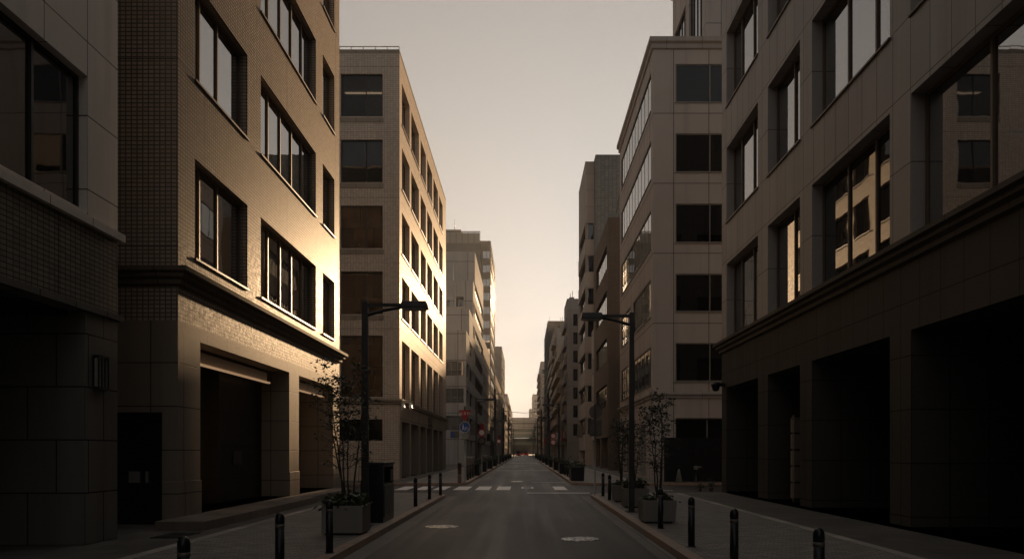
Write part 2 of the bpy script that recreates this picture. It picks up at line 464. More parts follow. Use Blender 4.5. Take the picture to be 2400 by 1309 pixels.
def ring(mb, x0, x1, y0, y1, prof):
    """moulding that runs round a rectangular block; prof = [(projection, z), ...] from bottom to top"""
    for (p0,z0),(p1,z1) in zip(prof, prof[1:]):
        a = [(x0-p0,y0-p0,z0),(x1+p0,y0-p0,z0),(x1+p0,y1+p0,z0),(x0-p0,y1+p0,z0)]
        b = [(x0-p1,y0-p1,z1),(x1+p1,y0-p1,z1),(x1+p1,y1+p1,z1),(x0-p1,y1+p1,z1)]
        nrm = [(0,-1,0),(1,0,0),(0,1,0),(-1,0,0)]
        for k in range(4):
            q = [a[k],a[(k+1)%4],b[(k+1)%4],b[k]]
            if abs(z1-z0) < 1e-6: n = (0,0,1 if p1 < p0 else -1)
            else: n = nrm[k]
            mb.face(q, n)
    return mb

def body(root, mat, side, xf, y0, y1, dep, z0, z1, street=(), south=(), north=(), depth=.25, name='wall', top=True):
    """block with a street facade at x=xf; side=-1 left of the street, +1 right of it"""
    out = -side; xb = xf+side*dep
    xa, xc = min(xf,xb), max(xf,xb)
    mb = MB()
    wallgrid(mb,'x',xf,out,y0,y1,z0,z1,street,depth)
    wallgrid(mb,'y',y0,-1,xa,xc,z0,z1,south,depth)
    wallgrid(mb,'y',y1,1,xa,xc,z0,z1,north,depth)
    wallgrid(mb,'x',xb,side,y0,y1,z0,z1)
    if top: mb.face([(xa,y0,z1),(xc,y0,z1),(xc,y1,z1),(xa,y1,z1)],(0,0,1))
    return mb.build(name, M[mat], root)

def roof_part(root, xa, xc, y0, y1, z, par=.5, w=.25, mat='roof', name='roof', pm=None):
    mb = MB()
    mb.box(xa,xc,y0,y0+w,z,z+par); mb.box(xa,xc,y1-w,y1,z,z+par)
    mb.box(xa,xa+w,y0+w,y1-w,z,z+par); mb.box(xc-w,xc,y0+w,y1-w,z,z+par)
    mb.box(xa+w,xc-w,y0+w,y1-w,z+.003,z+.05)
    return mb.build(name, M[pm or mat], root)

EYE = 1.74; F = 1867.; VX, VY = 1228., 1057.
def at(px, py, Y): return ((px-VX)/F*Y, Y, EYE-(py-VY)/F*Y)

# ---------------- left foreground building (L0)
def make_L0():
    x = -7.6; y0, y1 = -24, 14.9
    r = thing('corner_building', 'beige panelled building with grey tile band at the left edge, lantern on its pier', 'building', (x,y1,.12))
    wins = [(11.0-4.6*k-.3, 13.87-4.6*k, 5.9, 8.26) for k in range(0,7)]
    wins += [(a,b,c+4.0,d+4.0) for a,b,c,d in wins] + [(a,b,c+8.0,d+8.0) for a,b,c,d in wins]
    body(r,'L0panel',-1,x,y0,y1,14,5.8,21.5,wins,(),(),.22)
    for h in wins: window(r,'x',x,1,h,2,.22,.06,'frameD','glass2',splits=[.25,.58],sill=False)
    b = MB(); wallgrid(b,'x',x,1,y0,y1,4.27,5.72); wallgrid(b,'y',y1,1,x-14,x,4.27,5.72); wallgrid(b,'y',y0,-1,x-14,x,4.27,5.72)
    b.face([(x,y0,4.27),(x-14,y0,4.27),(x-14,y1,4.27),(x,y1,4.27)],(0,0,-1))
    b.build('tile_band', M['L0tile'], r)
    MB().box(x-14,x+.1,y0,y1+.1,5.66,5.8).build('ledge', M['L0panel'], r)
    MB().box(x-.3,x+.07,y0,y1+.07,4.17,4.27).build('soffit_edge', M['L0stone'], r)
    g = MB()                                               # granite piers, deep porch between them
    g.box(x-4.0,x,13.8,y1,.12,4.17)
    for k in range(1,5): g.box(x-1.1,x,13.8-6.2*k,y1-6.2*k,.12,4.17)
    g.box(x-4.4,x-4.0,y0,y1,.12,4.17)
    g.build('granite_pier', M['L0stone'], r, bevel=.012)
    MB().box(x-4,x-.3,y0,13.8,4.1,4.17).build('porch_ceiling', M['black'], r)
    MB().box(x-14,x-.0,y0,y1,21.5,21.8).build('roof', M['roof'], r)
    l = thing('wall_lantern','slim black framed wall lantern with three pale glass strips on the granite pier','lamp',(x,14.2,3.1))
    f = MB(); yc = 14.2
    f.box(x+.002,x+.03,yc-.17,yc+.17,2.86,3.44); f.box(x+.03,x+.125,yc-.19,yc+.19,3.4,3.44); f.box(x+.03,x+.125,yc-.19,yc+.19,2.84,2.88)
    for q in (-.17,-.06,.05,.16): f.box(x+.1,x+.12,yc+q-.01,yc+q+.02,2.88,3.4)
    f.build('lantern_frame', M['blackpaint'], l)
    MB().box(x+.032,x+.097,yc-.16,yc+.17,2.885,3.395).build('diffuser', M['diffuser'], l)
make_L0()

# ---------------- tan tiled building (L1)
def make_L1():
    x = -7.6; y0, y1 = 17.5, 32.8; H = 21.9; xb = x-14
    r = thing('tiled_office_building','tan tiled office building with brown granite ground floor and recessed entrance, left side','building',(x,y1,.12))
    st = []
    for k in range(4):
        z = 6.2+4.12*k
        st += [(18.4,21.9,z,z+2.3),(23.0,29.1,z,z+2.3),(30.1,31.95,z,z+2.3)]
    nth = [(x-3.6-4.4*q,x-1.6-4.4*q,6.2+4.12*k,8.4+4.12*k) for k in range(4) for q in range(3)]
    body(r,'L1tile',-1,x,y0,y1,14,4.62,H,st,(),nth,.26)
    for i,h in enumerate(st): window(r,'x',x,1,h,(3,5,2)[i%3],.26,.055,'frameL','glass',splits=([.2,.52],None,[.35])[i%3])
    for h in nth: window(r,'y',y1,1,h,2,.26,.06,'frameD','glass2',sill=False)
    ring(MB(),xb,x,y0,y1,[(0.001,5.36),(.1,5.4),(.1,5.5),(.2,5.55),(.2,5.62),(.3,5.66),(.3,5.76),(.02,5.8)]).build('cornice',M['L1trim'],r)
    gz = .12
    op = [(18.7,25.8,.3,4.3,2.4),(26.9,31.7,.3,4.3,1.5)]
    g = MB()
    wallgrid(g,'x',x,1,y0,y1,gz,4.62,op)
    dh = (-10.0,-7.95,.12,2.6,.25)
    wallgrid(g,'y',y0,-1,xb,x,gz,4.62,[dh]); wallgrid(g,'y',y1,1,xb,x,gz,4.62); wallgrid(g,'x',xb,-1,y0,y1,gz,4.62)
    g.build('ground_floor',M['L1granite'],r)
    for a,b in ((y0-.03,18.72),(25.78,26.92),(31.68,y1+.03)):   # projecting plinth courses on the piers
        MB().box(x-.33,x+.03,a,b,gz,1.08).build('plinth',M['L1granite'],r,bevel=.01)
    # entrance recess: glass doors, stone wall with intercom, lit fascia
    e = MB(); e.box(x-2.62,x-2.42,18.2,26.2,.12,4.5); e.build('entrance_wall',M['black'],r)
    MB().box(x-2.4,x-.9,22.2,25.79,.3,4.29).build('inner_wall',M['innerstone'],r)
    w = MB()
    for q in (18.75,19.85,20.95,22.05): w.box(x-1.66,x-1.58,q,q+.07,.3,2.75)
    w.box(x-1.66,x-1.58,18.72,22.15,2.75,2.85); w.box(x-1.66,x-1.58,18.72,22.15,.3,.36)
    d = w.build('door',M['frameD'],r)
    MB().box(x-1.63,x-1.61,18.76,22.1,.36,2.75).build('pane',M['glassD'],d)
    MB().tube([(x-1.52,20.8,.8),(x-1.52,20.8,1.9)],.018,8).build('handle',M['steel'],d)
    MB().box(x-1.62,x-1.6,18.75,22.1,2.86,4.2).build('transom_glass',M['glassD'],r)
    MB().box(x-.62,x-.5,18.71,25.1,3.93,4.22).build('fascia',M['soffit'],r,bevel=.01)
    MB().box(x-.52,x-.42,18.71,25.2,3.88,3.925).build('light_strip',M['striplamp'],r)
    MB().box(x-.5,x-.4,26.95,31.65,3.93,4.22).build('fascia',M['soffit'],r,bevel=.01)
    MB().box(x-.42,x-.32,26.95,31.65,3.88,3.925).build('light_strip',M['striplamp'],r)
    MB().box(x-.9+.002,x-.86,23.2,23.9,1.35,1.75).build('intercom',M['blackpaint'],r)
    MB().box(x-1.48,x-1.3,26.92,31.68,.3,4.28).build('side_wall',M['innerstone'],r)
    MB().box(x-1.3,x-1.2,28.05,28.25,2.75,3.55).build('wall_light',M['warmlamp'],r)
    # service door on the alley side
    f = MB(); f.slab('y',y0,-1,dh[0]+.004,dh[1]-.004,.13,2.595,-.22,-.15); dd=f.build('door',M['blackpaint'],r)
    MB().slab('y',y0,-1,-8.75,-8.5,1.05,1.3,-.15,-.13).build('latch_plate',M['steel'],dd)
    MB().slab('y',y0,-1,-8.36,-8.3,1.05,1.3,-.15,-.09).build('handle',M['steel'],dd)
    roof_part(r,xb,x,y0,y1,H,.25,.3,pm='L1trim')
    s = MB(); s.prism([(-7.6,16.4),(-6.55,16.4),(-6.55,25.3),(-6.75,25.3),(-6.75,31.7),(-10,31.7),(-10,18.71),(-7.6,18.71)],.121,.3)
    s.build('entrance_step',M['platform'],r)
make_L1()

# ---------------- buff tiled building beyond the crossing (L2)
def make_L2():
    x = -7.0; y0, y1 = 44.8, 71.4; H = 24.1; xb = -22
    r = thing('sunlit_office_building','buff tiled office block catching the low sun beyond the crossing, roof rail on top','building',(x,y1,.12))
    cols = [(45.7,48.8),(49.5,53.1),(54.0,56.9),(57.6,60.8),(61.6,64.9),(65.7,68.6)]
    rows = [(20.45,22.85),(16.75,19.15),(13.05,15.45),(9.35,11.75),(4.75,8.1)]
    st = [(a,b,c,d) for c,d in rows for a,b in cols]
    srow = [(20.55,22.95),(16.85,19.25),(13.15,15.55),(9.45,11.85),(4.8,8.25)]
    so = [(-10.3,-7.94,c,d) for c,d in srow] + [(-15.5,-12.2,c,d) for c,d in srow]
    body(r,'L2tile',-1,x,y0,y1,15,4.45,H,st,so,(),.34)
    for i,h in enumerate(st): window(r,'x',x,1,h,2 if i<24 else 3,.34,.06,'frameL','glass2',sill=True)
    for i,h in enumerate(so):
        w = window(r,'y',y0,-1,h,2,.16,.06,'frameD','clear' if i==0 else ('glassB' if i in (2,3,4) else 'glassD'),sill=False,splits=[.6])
        MB().slab('y',y0,-1,h[0]-.05,h[1]+.05,h[2]-.32,h[2]-.06,.002,.03).build('sill_band',M['L2stone'],w)
    rm = MB()                                              # the lit office behind the top corner window
    a,b,c,d,yb = -13.6,-7.5,20.4,23.05,52
    for pts,n in (([(a,yb,c),(b,yb,c),(b,yb,d),(a,yb,d)],(0,-1,0)),([(a,y0+.35,d),(b,y0+.35,d),(b,yb,d),(a,yb,d)],(0,0,-1)),([(a,y0+.35,c),(b,y0+.35,c),(b,yb,c),(a,yb,c)],(0,0,1)),
                  ([(a,y0+.35,c),(a,yb,c),(a,yb,d),(a,y0+.35,d)],(1,0,0)),([(b,y0+.35,c),(b,yb,c),(b,yb,d),(b,y0+.35,d)],(-1,0,0))): rm.face(pts,n)
    ro = rm.build('office_room',m_plain('office_room_paint',(.1,.095,.09),.7),r)
    MB().box(-10.6,-8.3,47.2,47.35,22.94,23.0).build('ceiling_lamp',M['ceilinglamp'],ro)
    MB().box(-10.2,-8.1,46.0,46.12,21.0,21.06).build('ceiling_lamp',M['ceilinglamp'],ro)
    ring(MB(),xb,x,y0,y1,[(.001,4.36),(.1,4.42),(.1,4.5),(.18,4.55),(.18,4.66),(.02,4.7)]).build('cornice',M['L2stone'],r)
    g = MB(); op = [(a,b,.2,3.45,.6) for a,b in cols]
    wallgrid(g,'x',x,1,y0,y1,.12,4.45,op)
    g.build('ground_floor',M['L2stone'],r)
    g = MB(); wallgrid(g,'y',y0,-1,xb,x,.12,4.45,[(-10.6,-7.95,2.35,3.55,.25)]); wallgrid(g,'x',xb,-1,y0,y1,.12,4.45); wallgrid(g,'y',y1,1,xb,x,.12,4.45)
    g.build('side_ground_floor',M['L2tile'],r)
    MB().slab('y',y0,-1,-10.598,-7.952,2.352,3.548,-.24,-.2).build('shop_window',M['glassD'],r)
    for a,b in cols:
        f = MB(); f.slab('x',x,1,a+.002,b-.002,.2,3.448,-.6,-.56); q=f.build('shopfront',M['glassD'],r)
        k = MB(); 
        k.slab('x',x,1,a+.002,b-.002,2.5,2.58,-.56,-.5); k.slab('x',x,1,(a+b)/2-.03,(a+b)/2+.03,.2,2.5,-.56,-.5); k.build('shopfront_frame',M['frameD'],q)
    MB().slab('x',x,1,54.6,54.9,1.5,2.15,-.3,-.25).build('notice',M['paper'],r)
    MB().slab('x',x,1,45.75,45.95,1.5,2.1,-.3,-.25).build('notice',M['paper'],r)
    s = MB(); s.slab('x',x,1,58.4,60.6,3.62,4.22,.002,.06)
    sg = s.build('name_sign',M['blackpaint'],r)
    p = MB(); p.box(x-.6,x+.02,y0+.1,y1,.12,.2); p.build('entrance_step',M['edgestone'],r)
    roof_part(r,xb,x,y0,y1,H,.22,.3,pm='L2stone')
    rl = MB()
    for k in range(22): rl.box(xb+.6+.68*k,xb+.64+.68*k,y0+.5,y0+.54,H+.22,H+.62)
    rl.box(xb+.6,xb+15.0-.1,y0+.5,y0+.54,H+.62,H+.66); rl.box(xb+.6,xb+14.9,y0+.5,y0+.54,H+.42,H+.44)
    rl.build('roof_rail',M['steel'],r)
    # two security cameras on one bracket at the corner
    c = thing('security_camera','pair of pale security cameras on a bracket at the corner of the sunlit building','camera',(x,44.9,4.3))
    MB().tube([(x+.0,45.0,4.55),(x+.35,45.0,4.6),(x+.7,45.2,4.55)],.03,6).build('bracket',M['steel'],c)
    for k,(dx,dy) in enumerate(((.2,-.25),(.62,-.2))):
        b = MB(); b.tube([(x+dx,45+dy+.2,4.42),(x+dx+.05,45+dy-.25,4.14)],[.09,.1],10).build('camera_body',M['signwhite'],c)
make_L2()

# ---------------- grey granite building on the right (R1)
def make_R1():
    x = 7.9; y0, y1 = -24, 31.8; H = 26.5; dep = 14
    r = thing('granite_office_building','dark grey granite office building with deep black ground floor bays, right foreground','building',(x,y1,.12))
    cols = [(26.9,31.05),(22.8,25.8),(17.2,21.85),(11.6,16.26),(6.6,10.6),(1.2,5.6),(-3.6,.2),(-9,-4.6),(-14,-10),(-20,-15)]
    st = [(a,b,6.15+4.5*k,9.03+4.5*k) for k in range(4) for a,b in cols]
    nth = [(x+1.5+3.2*q,x+3.5+3.2*q,6.15+4.5*k,8.5+4.5*k) for k in range(4) for q in range(3)]
    body(r,'R1stone',1,x,y0,y1,dep,5.68,H,st,(),nth,.36)
    for i,h in enumerate(st): window(r,'x',x,-1,h,3,.36,.065,'frameL','glass2' if i==2 else 'glass',splits=[[.35,.72],[.42],[.28,.62],[.5]][i%10] if i%10<4 else [.5])
    for h in nth: window(r,'y',y1,1,h,2,.25,.06,'frameD','glass2',sill=False)
    ring(MB(),x,x+dep,y0,y1,[(.001,5.6),(.1,5.64),(.1,5.74),(.2,5.8),(.2,5.88),(.3,5.92),(.3,6.02),(.02,6.06)]).build('cornice',M['R1trim'],r)
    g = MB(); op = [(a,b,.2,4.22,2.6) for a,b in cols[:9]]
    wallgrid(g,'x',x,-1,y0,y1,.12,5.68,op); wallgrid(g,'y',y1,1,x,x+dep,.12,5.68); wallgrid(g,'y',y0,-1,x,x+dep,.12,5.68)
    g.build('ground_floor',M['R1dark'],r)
    for a,b in cols[:9]:
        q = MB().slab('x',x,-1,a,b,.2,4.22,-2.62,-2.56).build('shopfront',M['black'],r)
        k = MB(); k.slab('x',x,-1,a+.1,b-.1,2.7,2.8,-2.56,-2.5)
        for t in (.33,.66): k.slab('x',x,-1,a+(b-a)*t-.04,a+(b-a)*t+.04,.2,2.7,-2.56,-2.5)
        k.build('shopfront_frame',M['frameG'],q)
    # tall timber-coloured totem and pilaster inside the bays
    MB().box(x+1.0,x+1.35,17.9,18.35,.2,3.9).build('pilaster',M['L1granite'],r)
    MB().box(x+1.0,x+1.25,13.3,13.5,.2,4.1).build('pilaster',M['frameG'],r)
    roof_part(r,x,x+dep,y0,y1,H,.25,.3,pm='R1trim')
    s = MB(); s.box(x,x+2.6,12,31.0,.121,.2); s.build('entrance_step',M['R1trim'],r)
    c = thing('dome_camera','black dome security camera on a short bracket at the corner of the dark granite building','camera',(x,31.2,4.3))
    MB().box(7.6,7.898,31.3,31.4,4.3,4.42).build('bracket',M['blackpaint'],c)
    MB().lathe(7.55,31.35,[(.05,4.1),(.12,4.14),(.15,4.22),(.16,4.3),(.19,4.31),(.19,4.4),(.1,4.46)],16).build('dome',M['blackpaint'],c)
    # slatted totem sign
    t = thing('totem_sign','tan totem of stacked panels standing in the dark bay behind a thin post','sign',(8.35,24.6,.2))
    b = MB()
    for k in range(5): b.box(8.2,8.75,24.2,24.5,.32+.5*k,.32+.5*k+.45)
    b.build('panel',M['L1granite'],t); MB().box(8.24,8.71,24.24,24.46,.2,2.85).build('post',M['black'],t)
    p = thing('thin_post','thin delineator post with pale reddish sleeve before the dark bay','post',(8.05,22.95,.2))
    MB().tube([(8.05,22.95,.2),(8.05,22.95,2.6)],.03,8).build('pole',M['frameD'],p)
    MB().tube([(8.05,22.95,.62),(8.05,22.95,1.15)],.055,10).build('sleeve',m_plain('faded_red_sleeve',(.35,.2,.15),.5),p)
    MB().lathe(8.05,22.95,[(.1,.2),(.07,.36),(.06,.4)],12).build('foot',M['frameG'],p)
make_R1()

# ---------------- rose grey corner building (R2)
def make_R2():
    x = 7.27; y0, y1 = 44.8, 60.4; H = 24.6; dep = 14
    r = thing('panelled_corner_building','rose grey panelled corner building with ribbon windows and square dark side windows, right','building',(x,y1,.12))
    rows = [(21.35,23.5),(17.43,19.6),(13.47,15.66),(9.59,11.72),(5.67,7.83)]
    st = []
    for i,(c,d) in enumerate(rows):
        st += [(45.6,53.0,c-.15,d-.1),(54.3,59.5,c-.15,d-.1)] if i > 2 else [(45.6,59.5,c-.15,d-.1)]
    so = [(8.52,12.3,c,d) for c,d in rows]+[(14.5,18.3,c,d) for c,d in rows]
    body(r,'R2stone',1,x,y0,y1,dep,5.0,H,st,so,(),.14)
    for h in st:
        n = int((h[1]-h[0])/1.3); window(r,'x',x,-1,h,n,.1,.06,'frameD','glass',prot=-.022)
    for h in so: window(r,'y',y0,-1,h,2,.12,.06,'frameG','glassD',splits=[.515])
    ring(MB(),x,x+dep,y0,y1,[(.001,4.7),(.08,4.74),(.08,4.86),(.18,4.92),(.18,5.02),(.02,5.06)]).build('cornice',M['R2trim'],r)
    ring(MB(),x,x+dep,y0,y1,[(.001,24.3),(.1,24.36),(.1,24.6),(.22,24.7),(.22,24.95),(.0,24.96)]).build('roof_cornice',M['R2trim'],r)
    g = MB(); op = [(47.4,49.6,.2,3.4,.5),(52.4,54.2,.2,3.4,.5),(55.6,59.2,.2,3.4,.5)]
    wallgrid(g,'x',x,-1,y0,y1,.12,5.0,op); sh=(8.52,14,.5,3.62,.3); wallgrid(g,'y',y0,-1,x,x+dep,.12,5.0,[sh]); wallgrid(g,'y',y1,1,x,x+dep,.12,5.0)
    g.build('ground_floor',M['R2stone'],r)
    window(r,'y',y0,-1,sh,3,.3,.08,'frameG','glassD',name='shop_window')
    for h in op: window(r,'x',x,-1,h,2,.5,.06,'frameD','glassD',name='shopfront',sill=False)
    MB().box(x+.3,x+dep,y0+.3,y1,24.97,25.0).build('roof',M['roof'],r)
    # set-back upper block
    xa,ya,yb,zt = 11.4,50.0,61.0,37
    h2 = [(51,55.0,27.2,33.2),(56.2,60.2,27.2,33.2)]
    u = MB(); wallgrid(u,'x',xa,-1,ya,yb,25,zt,h2,.2); wallgrid(u,'y',ya,-1,xa,xa+9,25,zt); wallgrid(u,'y',yb,1,xa,xa+9,25,zt); u.face([(xa,ya,zt),(xa+9,ya,zt),(xa+9,yb,zt),(xa,yb,zt)],(0,0,1))
    u.build('upper_block',M['R2stone'],r)
    for h in h2: window(r,'x',xa,-1,h,4,.2,.07,'frameD','glass')
    ring(MB(),xa,xa+9,ya,yb,[(.001,36.2),(.15,36.3),(.15,36.6),(.35,36.8),(.35,37),(0,37.01)]).build('upper_cornice',M['R2trim'],r)
    MB().box(10.2,10.35,50,50.15,25.0,25.9).box(10.1,10.5,49.9,50.25,25.9,26.2).build('roof_floodlight',M['blackpaint'],r)
make_R2()

# ---------------- generic far building
def far(name,label,side,xf,y0,y1,dep,H,mat,rows,cols,south=(),glass='glass2',frame='frameD',dpt=.25,ncol=3,gf=None,par=.6,pm=None,clutter=0,rev=False,ribbon=False,balc=0):
    r = thing(name,label,'building',(xf,y1,.12))
    st = [(a,b,c,d) for c,d in rows for a,b in cols]
    gfz = 3.6
    gop = []
    if gf:
        n = gf; w = (y1-y0)/n
        gop = [(y0+w*k+.5,y0+w*(k+1)-.4,.2,3.0,.6) for k in range(n)]
    body(r,mat,side,xf,y0,y1,dep,.12,H,[(*h,dpt) for h in st]+gop,[(*h,dpt) for h in south])
    for h in st: window(r,'x',xf,-side,h,max(1,int((h[1]-h[0])/1.3)) if ribbon else ncol,dpt,.07,frame,glass,sill=not ribbon,prot=-.02 if ribbon else .015)
    for h in south: window(r,'y',y0,-1,h,2,dpt,.07,frame,glass,sill=False)
    if balc:
        for c,d in rows:
            q = MB(); a,b = sorted((xf-side*.002,xf-side*balc)); q.box(a,b,y0+.3,y1-.3,c-.35,c-.2)
            a,b = sorted((xf-side*(balc-.1),xf-side*balc)); q.box(a,b,y0+.3,y1-.3,c-.2,c+.75); q.build('balcony',M[pm or mat],r)
    for h in gop:
        MB().slab('x',xf,-side,h[0]+.002,h[1]-.002,.2,2.998,-.6,-.55).build('shopfront',M['glassD'],r)
    xa,xc = sorted((xf,xf+side*dep))
    roof_part(r,xa,xc,y0,y1,H,par,.25,pm=pm or mat)
    for k in range(clutter):
        bx = xa+(xc-xa)*random.uniform(.1,.8) if k%2 else xf+side*random.uniform(.4,2); by = random.uniform(y0+.5,y1-2.5)
        w,d,h = random.uniform(.8,2.4),random.uniform(.8,2.2),random.uniform(.7,1.9)
        q = MB(); q.box(bx,bx+side*w,by,by+d,H+.06,H+.06+h); 
        q.tube([(bx+side*.2,by+.2,H+.06),(bx+side*.2,by+.2,H+h+random.uniform(.5,2.2))],.05,6)
        q.build('rooftop_unit',M['steel' if k%2 else 'conc'],r)
    return r

def rws(z0,pitch,h,n): return [(z0+pitch*k,z0+pitch*k+h) for k in range(n)]
def cls(y0,y1,n,gap): 
    w = (y1-y0)/n
    return [(y0+w*k+gap/2,y0+w*(k+1)-gap/2) for k in range(n)]

# left row beyond L2
far('low_shop_building','narrow grey shop building squeezed behind the sunlit block, left',-1,-8.5,73.5,84,12,13.5,'conc',rws(4.4,3.1,1.6,3),cls(74,83.6,3,1.2),[],gf=2,clutter=2)
def make_L3():
    x = -7.0
    r = thing('terraced_building','off white building stepping back in terraces with balconies, left far side','building',(x,96.5,.12))
    tiers = [(96.5,102,.12,15.4),(102,109.5,.12,19.0),(109.5,113.6,.12,24.2),(113.6,137,.12,29.2)]
    for k,(a,b,z0,z1) in enumerate(tiers):
        rows = [(c,c+1.75) for c in [4.3+3.3*q for q in range(8)] if c+1.75 < z1-1.3]
        st = [(a+.5,b-.4,c,d,.3) for c,d in rows]
        zs = tiers[k-1][3]+.9 if k else 0
        so = [(-9.6,-7.3 if k==0 else -8.3,c,d+(.0 if k==0 else .45),.35 if k==0 else 1.1) for c,d in rows if c > zs] + [(-13.0,-10.2,c,d,.5) for c,d in rows if c > zs]
        g = [(a+.6,b-.5,.2,3.2,.6)]
        body(r,'white',-1,x,a,b,13,z0,z1,st+g,so)
        for h in st: window(r,'x',x,1,h,max(3,int((b-a)/1.4)),.3,.07,'frameL','glass2',sill=False)
        for h in so: window(r,'y',a,-1,h,3,h[4]-.02,.07,'frameG','glass' if k==0 else 'glass2',sill=False,rails=(.4,) if k==0 else ())
        MB().slab('x',x,1,g[0][0]+.002,g[0][1]-.002,.2,3.198,-.6,-.55).build('shopfront',M['glassD'],r)
        m = MB(); m.box(x-13,x,a,a+.15,z1,z1+1.0); m.box(x-.15,x,a+.15,b,z1,z1+1.0)
        m.build('parapet',M['white'],r)
        for c,d in rows:
            if c < zs: continue
            if k == 0: continue
            q = MB(); q.box(-13.4,-8.0,a-.7,a-.02,c-.25,c-.1); q.box(-13.4,-8.0,a-.7,a-.6,c-.1,c+.7)
            q.build('balcony',M['conc2'],r)
    MB().tube([(-10,113.2,24.2),(-10,113.2,28.6)],.09,8).build('drain_pipe',M['signwhite'],r)
    MB().tube([(-9.4,109.2,15.4),(-9.4,109.2,24.6)],.12,8).build('drain_pipe',M['signwhite'],r)
make_L3()
def make_L4():
    x=-7.0
    rows = rws(4.2,2.93,1.6,14)
    r = far('tall_grey_tower','tall grey clad tower with pale glass rooftop screen and mast, left skyline',-1,x,167.6,193,16,45.4,'greyclad',rows,[(168.4,192.2)],[(-8.7,-7.15,c,d) for c,d in rows],glass='glass',frame='frameG',dpt=.18,ribbon=True,gf=4)
    b = MB(); b.box(-23,-9.0,165.6,167.59,.12,45.0); b.build('stair_block',M['greyclad'],r)
    for k in range(13):
        for q in range(3):
            MB().box(-17.2+2.6*q,-15.1+2.6*q,165.52,165.6,4.2+2.93*k,5.9+2.93*k).build('window',M['glassD' if (k*3+q)%3 else 'glass'],r)
    s = MB(); 
    for k in range(12): s.box(-22.9+1.25*k,-22.82+1.25*k,165.7,165.78,45.0,47.4)
    s.box(-22.9,-9.1,165.7,165.78,47.3,47.5); s.build('roof_screen',M['frameD'],r)
    MB().box(-22.8,-9.2,165.79,165.82,45.05,47.2).build('screen_glass',M['diffuser'],r)
    MB().tube([(-14.6,168,45.4),(-14.6,168,50.6)],[.1,.05],6).build('mast',M['frameD'],r)
    MB().box(-17.5,-13.2,167,170,47.0,48.2).build('roof_plant',M['conc'],r)
make_L4()
far('mid_rise_building','plain pale mid-rise with shutters between the terraced block and the tower, left',-1,-7.1,138.5,166.8,12,21,'conc2',rws(4.2,3.2,1.7,5),cls(139,166,6,1.2),gf=5,clutter=3)
far('sunlit_shop_building','low building with sunlit framed facade past the grey tower, left',-1,-7.0,196,246,12,20,'conc2',rws(4.2,3.1,1.9,5),cls(197,245,8,1.4),gf=6,clutter=3)
far('slim_dark_tower','slim dark tower with fine horizontal lines, left skyline past the sunlit facade',-1,-7.0,251,292,9,34.2,'R4tile',rws(5,3.2,1.3,9),cls(252,291,4,2),dpt=.15)
far('far_apartment_block','distant brown apartment block with balconies, left before the elevated road',-1,-7.1,344,390,12,26,'conc',rws(4,3,1.5,7),cls(345,389,6,2),balc=.9,south=[(-11.5,-8.0,4+3*k,5.5+3*k) for k in range(7)],gf=4,clutter=2)
far('far_corner_block','small distant block just left of the elevated road',-1,-7.0,296,340,12,19,'conc2',rws(4,3,1.5,4),cls(297,339,6,2),gf=4,clutter=2)
far('hazy_end_block','hazy distant block beyond the elevated road, left of the gap',-1,-7.0,450,490,14,24.5,'conc2',rws(4,3,1.5,6),cls(451,489,5,2),[(-12,-9,4+3*k,5.5+3*k) for k in range(6)])

# right row beyond R2
far('brown_brick_building','narrow brown brick building with ribbon windows and roof ladder, right',1,7.3,69,83,12,21.4,'R3brick',[(17.85,19.9),(13.9,15.96),(9.7,11.8),(5.7,7.7)],[(70.3,80.9)],(),glass='glass',dpt=.2,ribbon=True,gf=2,clutter=2)
lad = MB()
for q in (0,.5): lad.tube([(8.0+q*1.2,69.6,21.9),(8.3+q*1.2,69.6,24.0),(9.3+q*1.2,69.6,24.0)],.05,6)
for k in range(4): lad.tube([(8.05+.08*k,69.6,22.3+.4*k),(8.62+.08*k,69.6,22.3+.4*k)],.03,6)
lad.build('roof_ladder',M['steel'],bpy.data.objects['brown_brick_building'])
far('alley_infill_building','low dark shop between the rose grey building and the brown brick one, right',1,8.6,61.6,68.6,10,9.5,'conc',rws(4.2,3,1.6,1),cls(62,68,2,1),gf=2)
def make_R4():
    x=7.3; y0,y1=94.6,106
    r = thing('banded_tower','tall grey tower with beige parapet bands along its street face, right skyline','building',(x,y1,.12))
    rows = [(28.8-3.85*k-1.9,28.8-3.85*k) for k in range(7)]
    body(r,'R4panel',1,x,y0,y1,1.06,.12,36,[(y0+.1,y1-.4,c,d,.3) for c,d in rows]+[(y0+.6,y1-.6,.2,3.0,.6)],[(7.4,8.3,c,d,.3) for c,d in rows])
    for c,d in rows:
        window(r,'x',x,-1,(y0+.1,y1-.4,c,d),6,.3,.06,'frameD','glass2',sill=False)
        window(r,'y',y0,-1,(7.4,8.3,c,d),1,.3,.06,'frameD','glass2',sill=False)
        q = MB(); q.box(x-.06,x-.002,y0-.02,y1,c-1.93,c-.02); q.build('parapet_band',M['R4panel'],r)
    MB().slab('x',x,-1,y0+.602,y1-.602,.2,2.998,-.6,-.55).build('shopfront',M['glassD'],r)
    b = MB(); b.box(8.37,22,93.2,y1,.12,36.3); b.build('stair_core',M['R4tile'],r)
    MB().box(8.37,22,93.2,y1,36.303,36.42).build('roof',M['roof'],r)
    MB().box(x-.02,8.38,y0-.02,y1,36.002,36.12).build('coping',M['frameG'],r)
make_R4()
far('narrow_grey_infill','narrow grey infill block between the brown brick building and banded tower, right',1,7.9,84.2,93,10,15,'conc',rws(4.2,3.2,1.7,3),cls(84.5,92.7,3,1),gf=2,clutter=1)
far('infill_block','grey infill block with air conditioners next to the banded tower, right',1,9.7,107,134.4,12,25.0,'conc',rws(4.2,3.2,1.7,6),cls(108,134,6,1.3),gf=4,clutter=3)
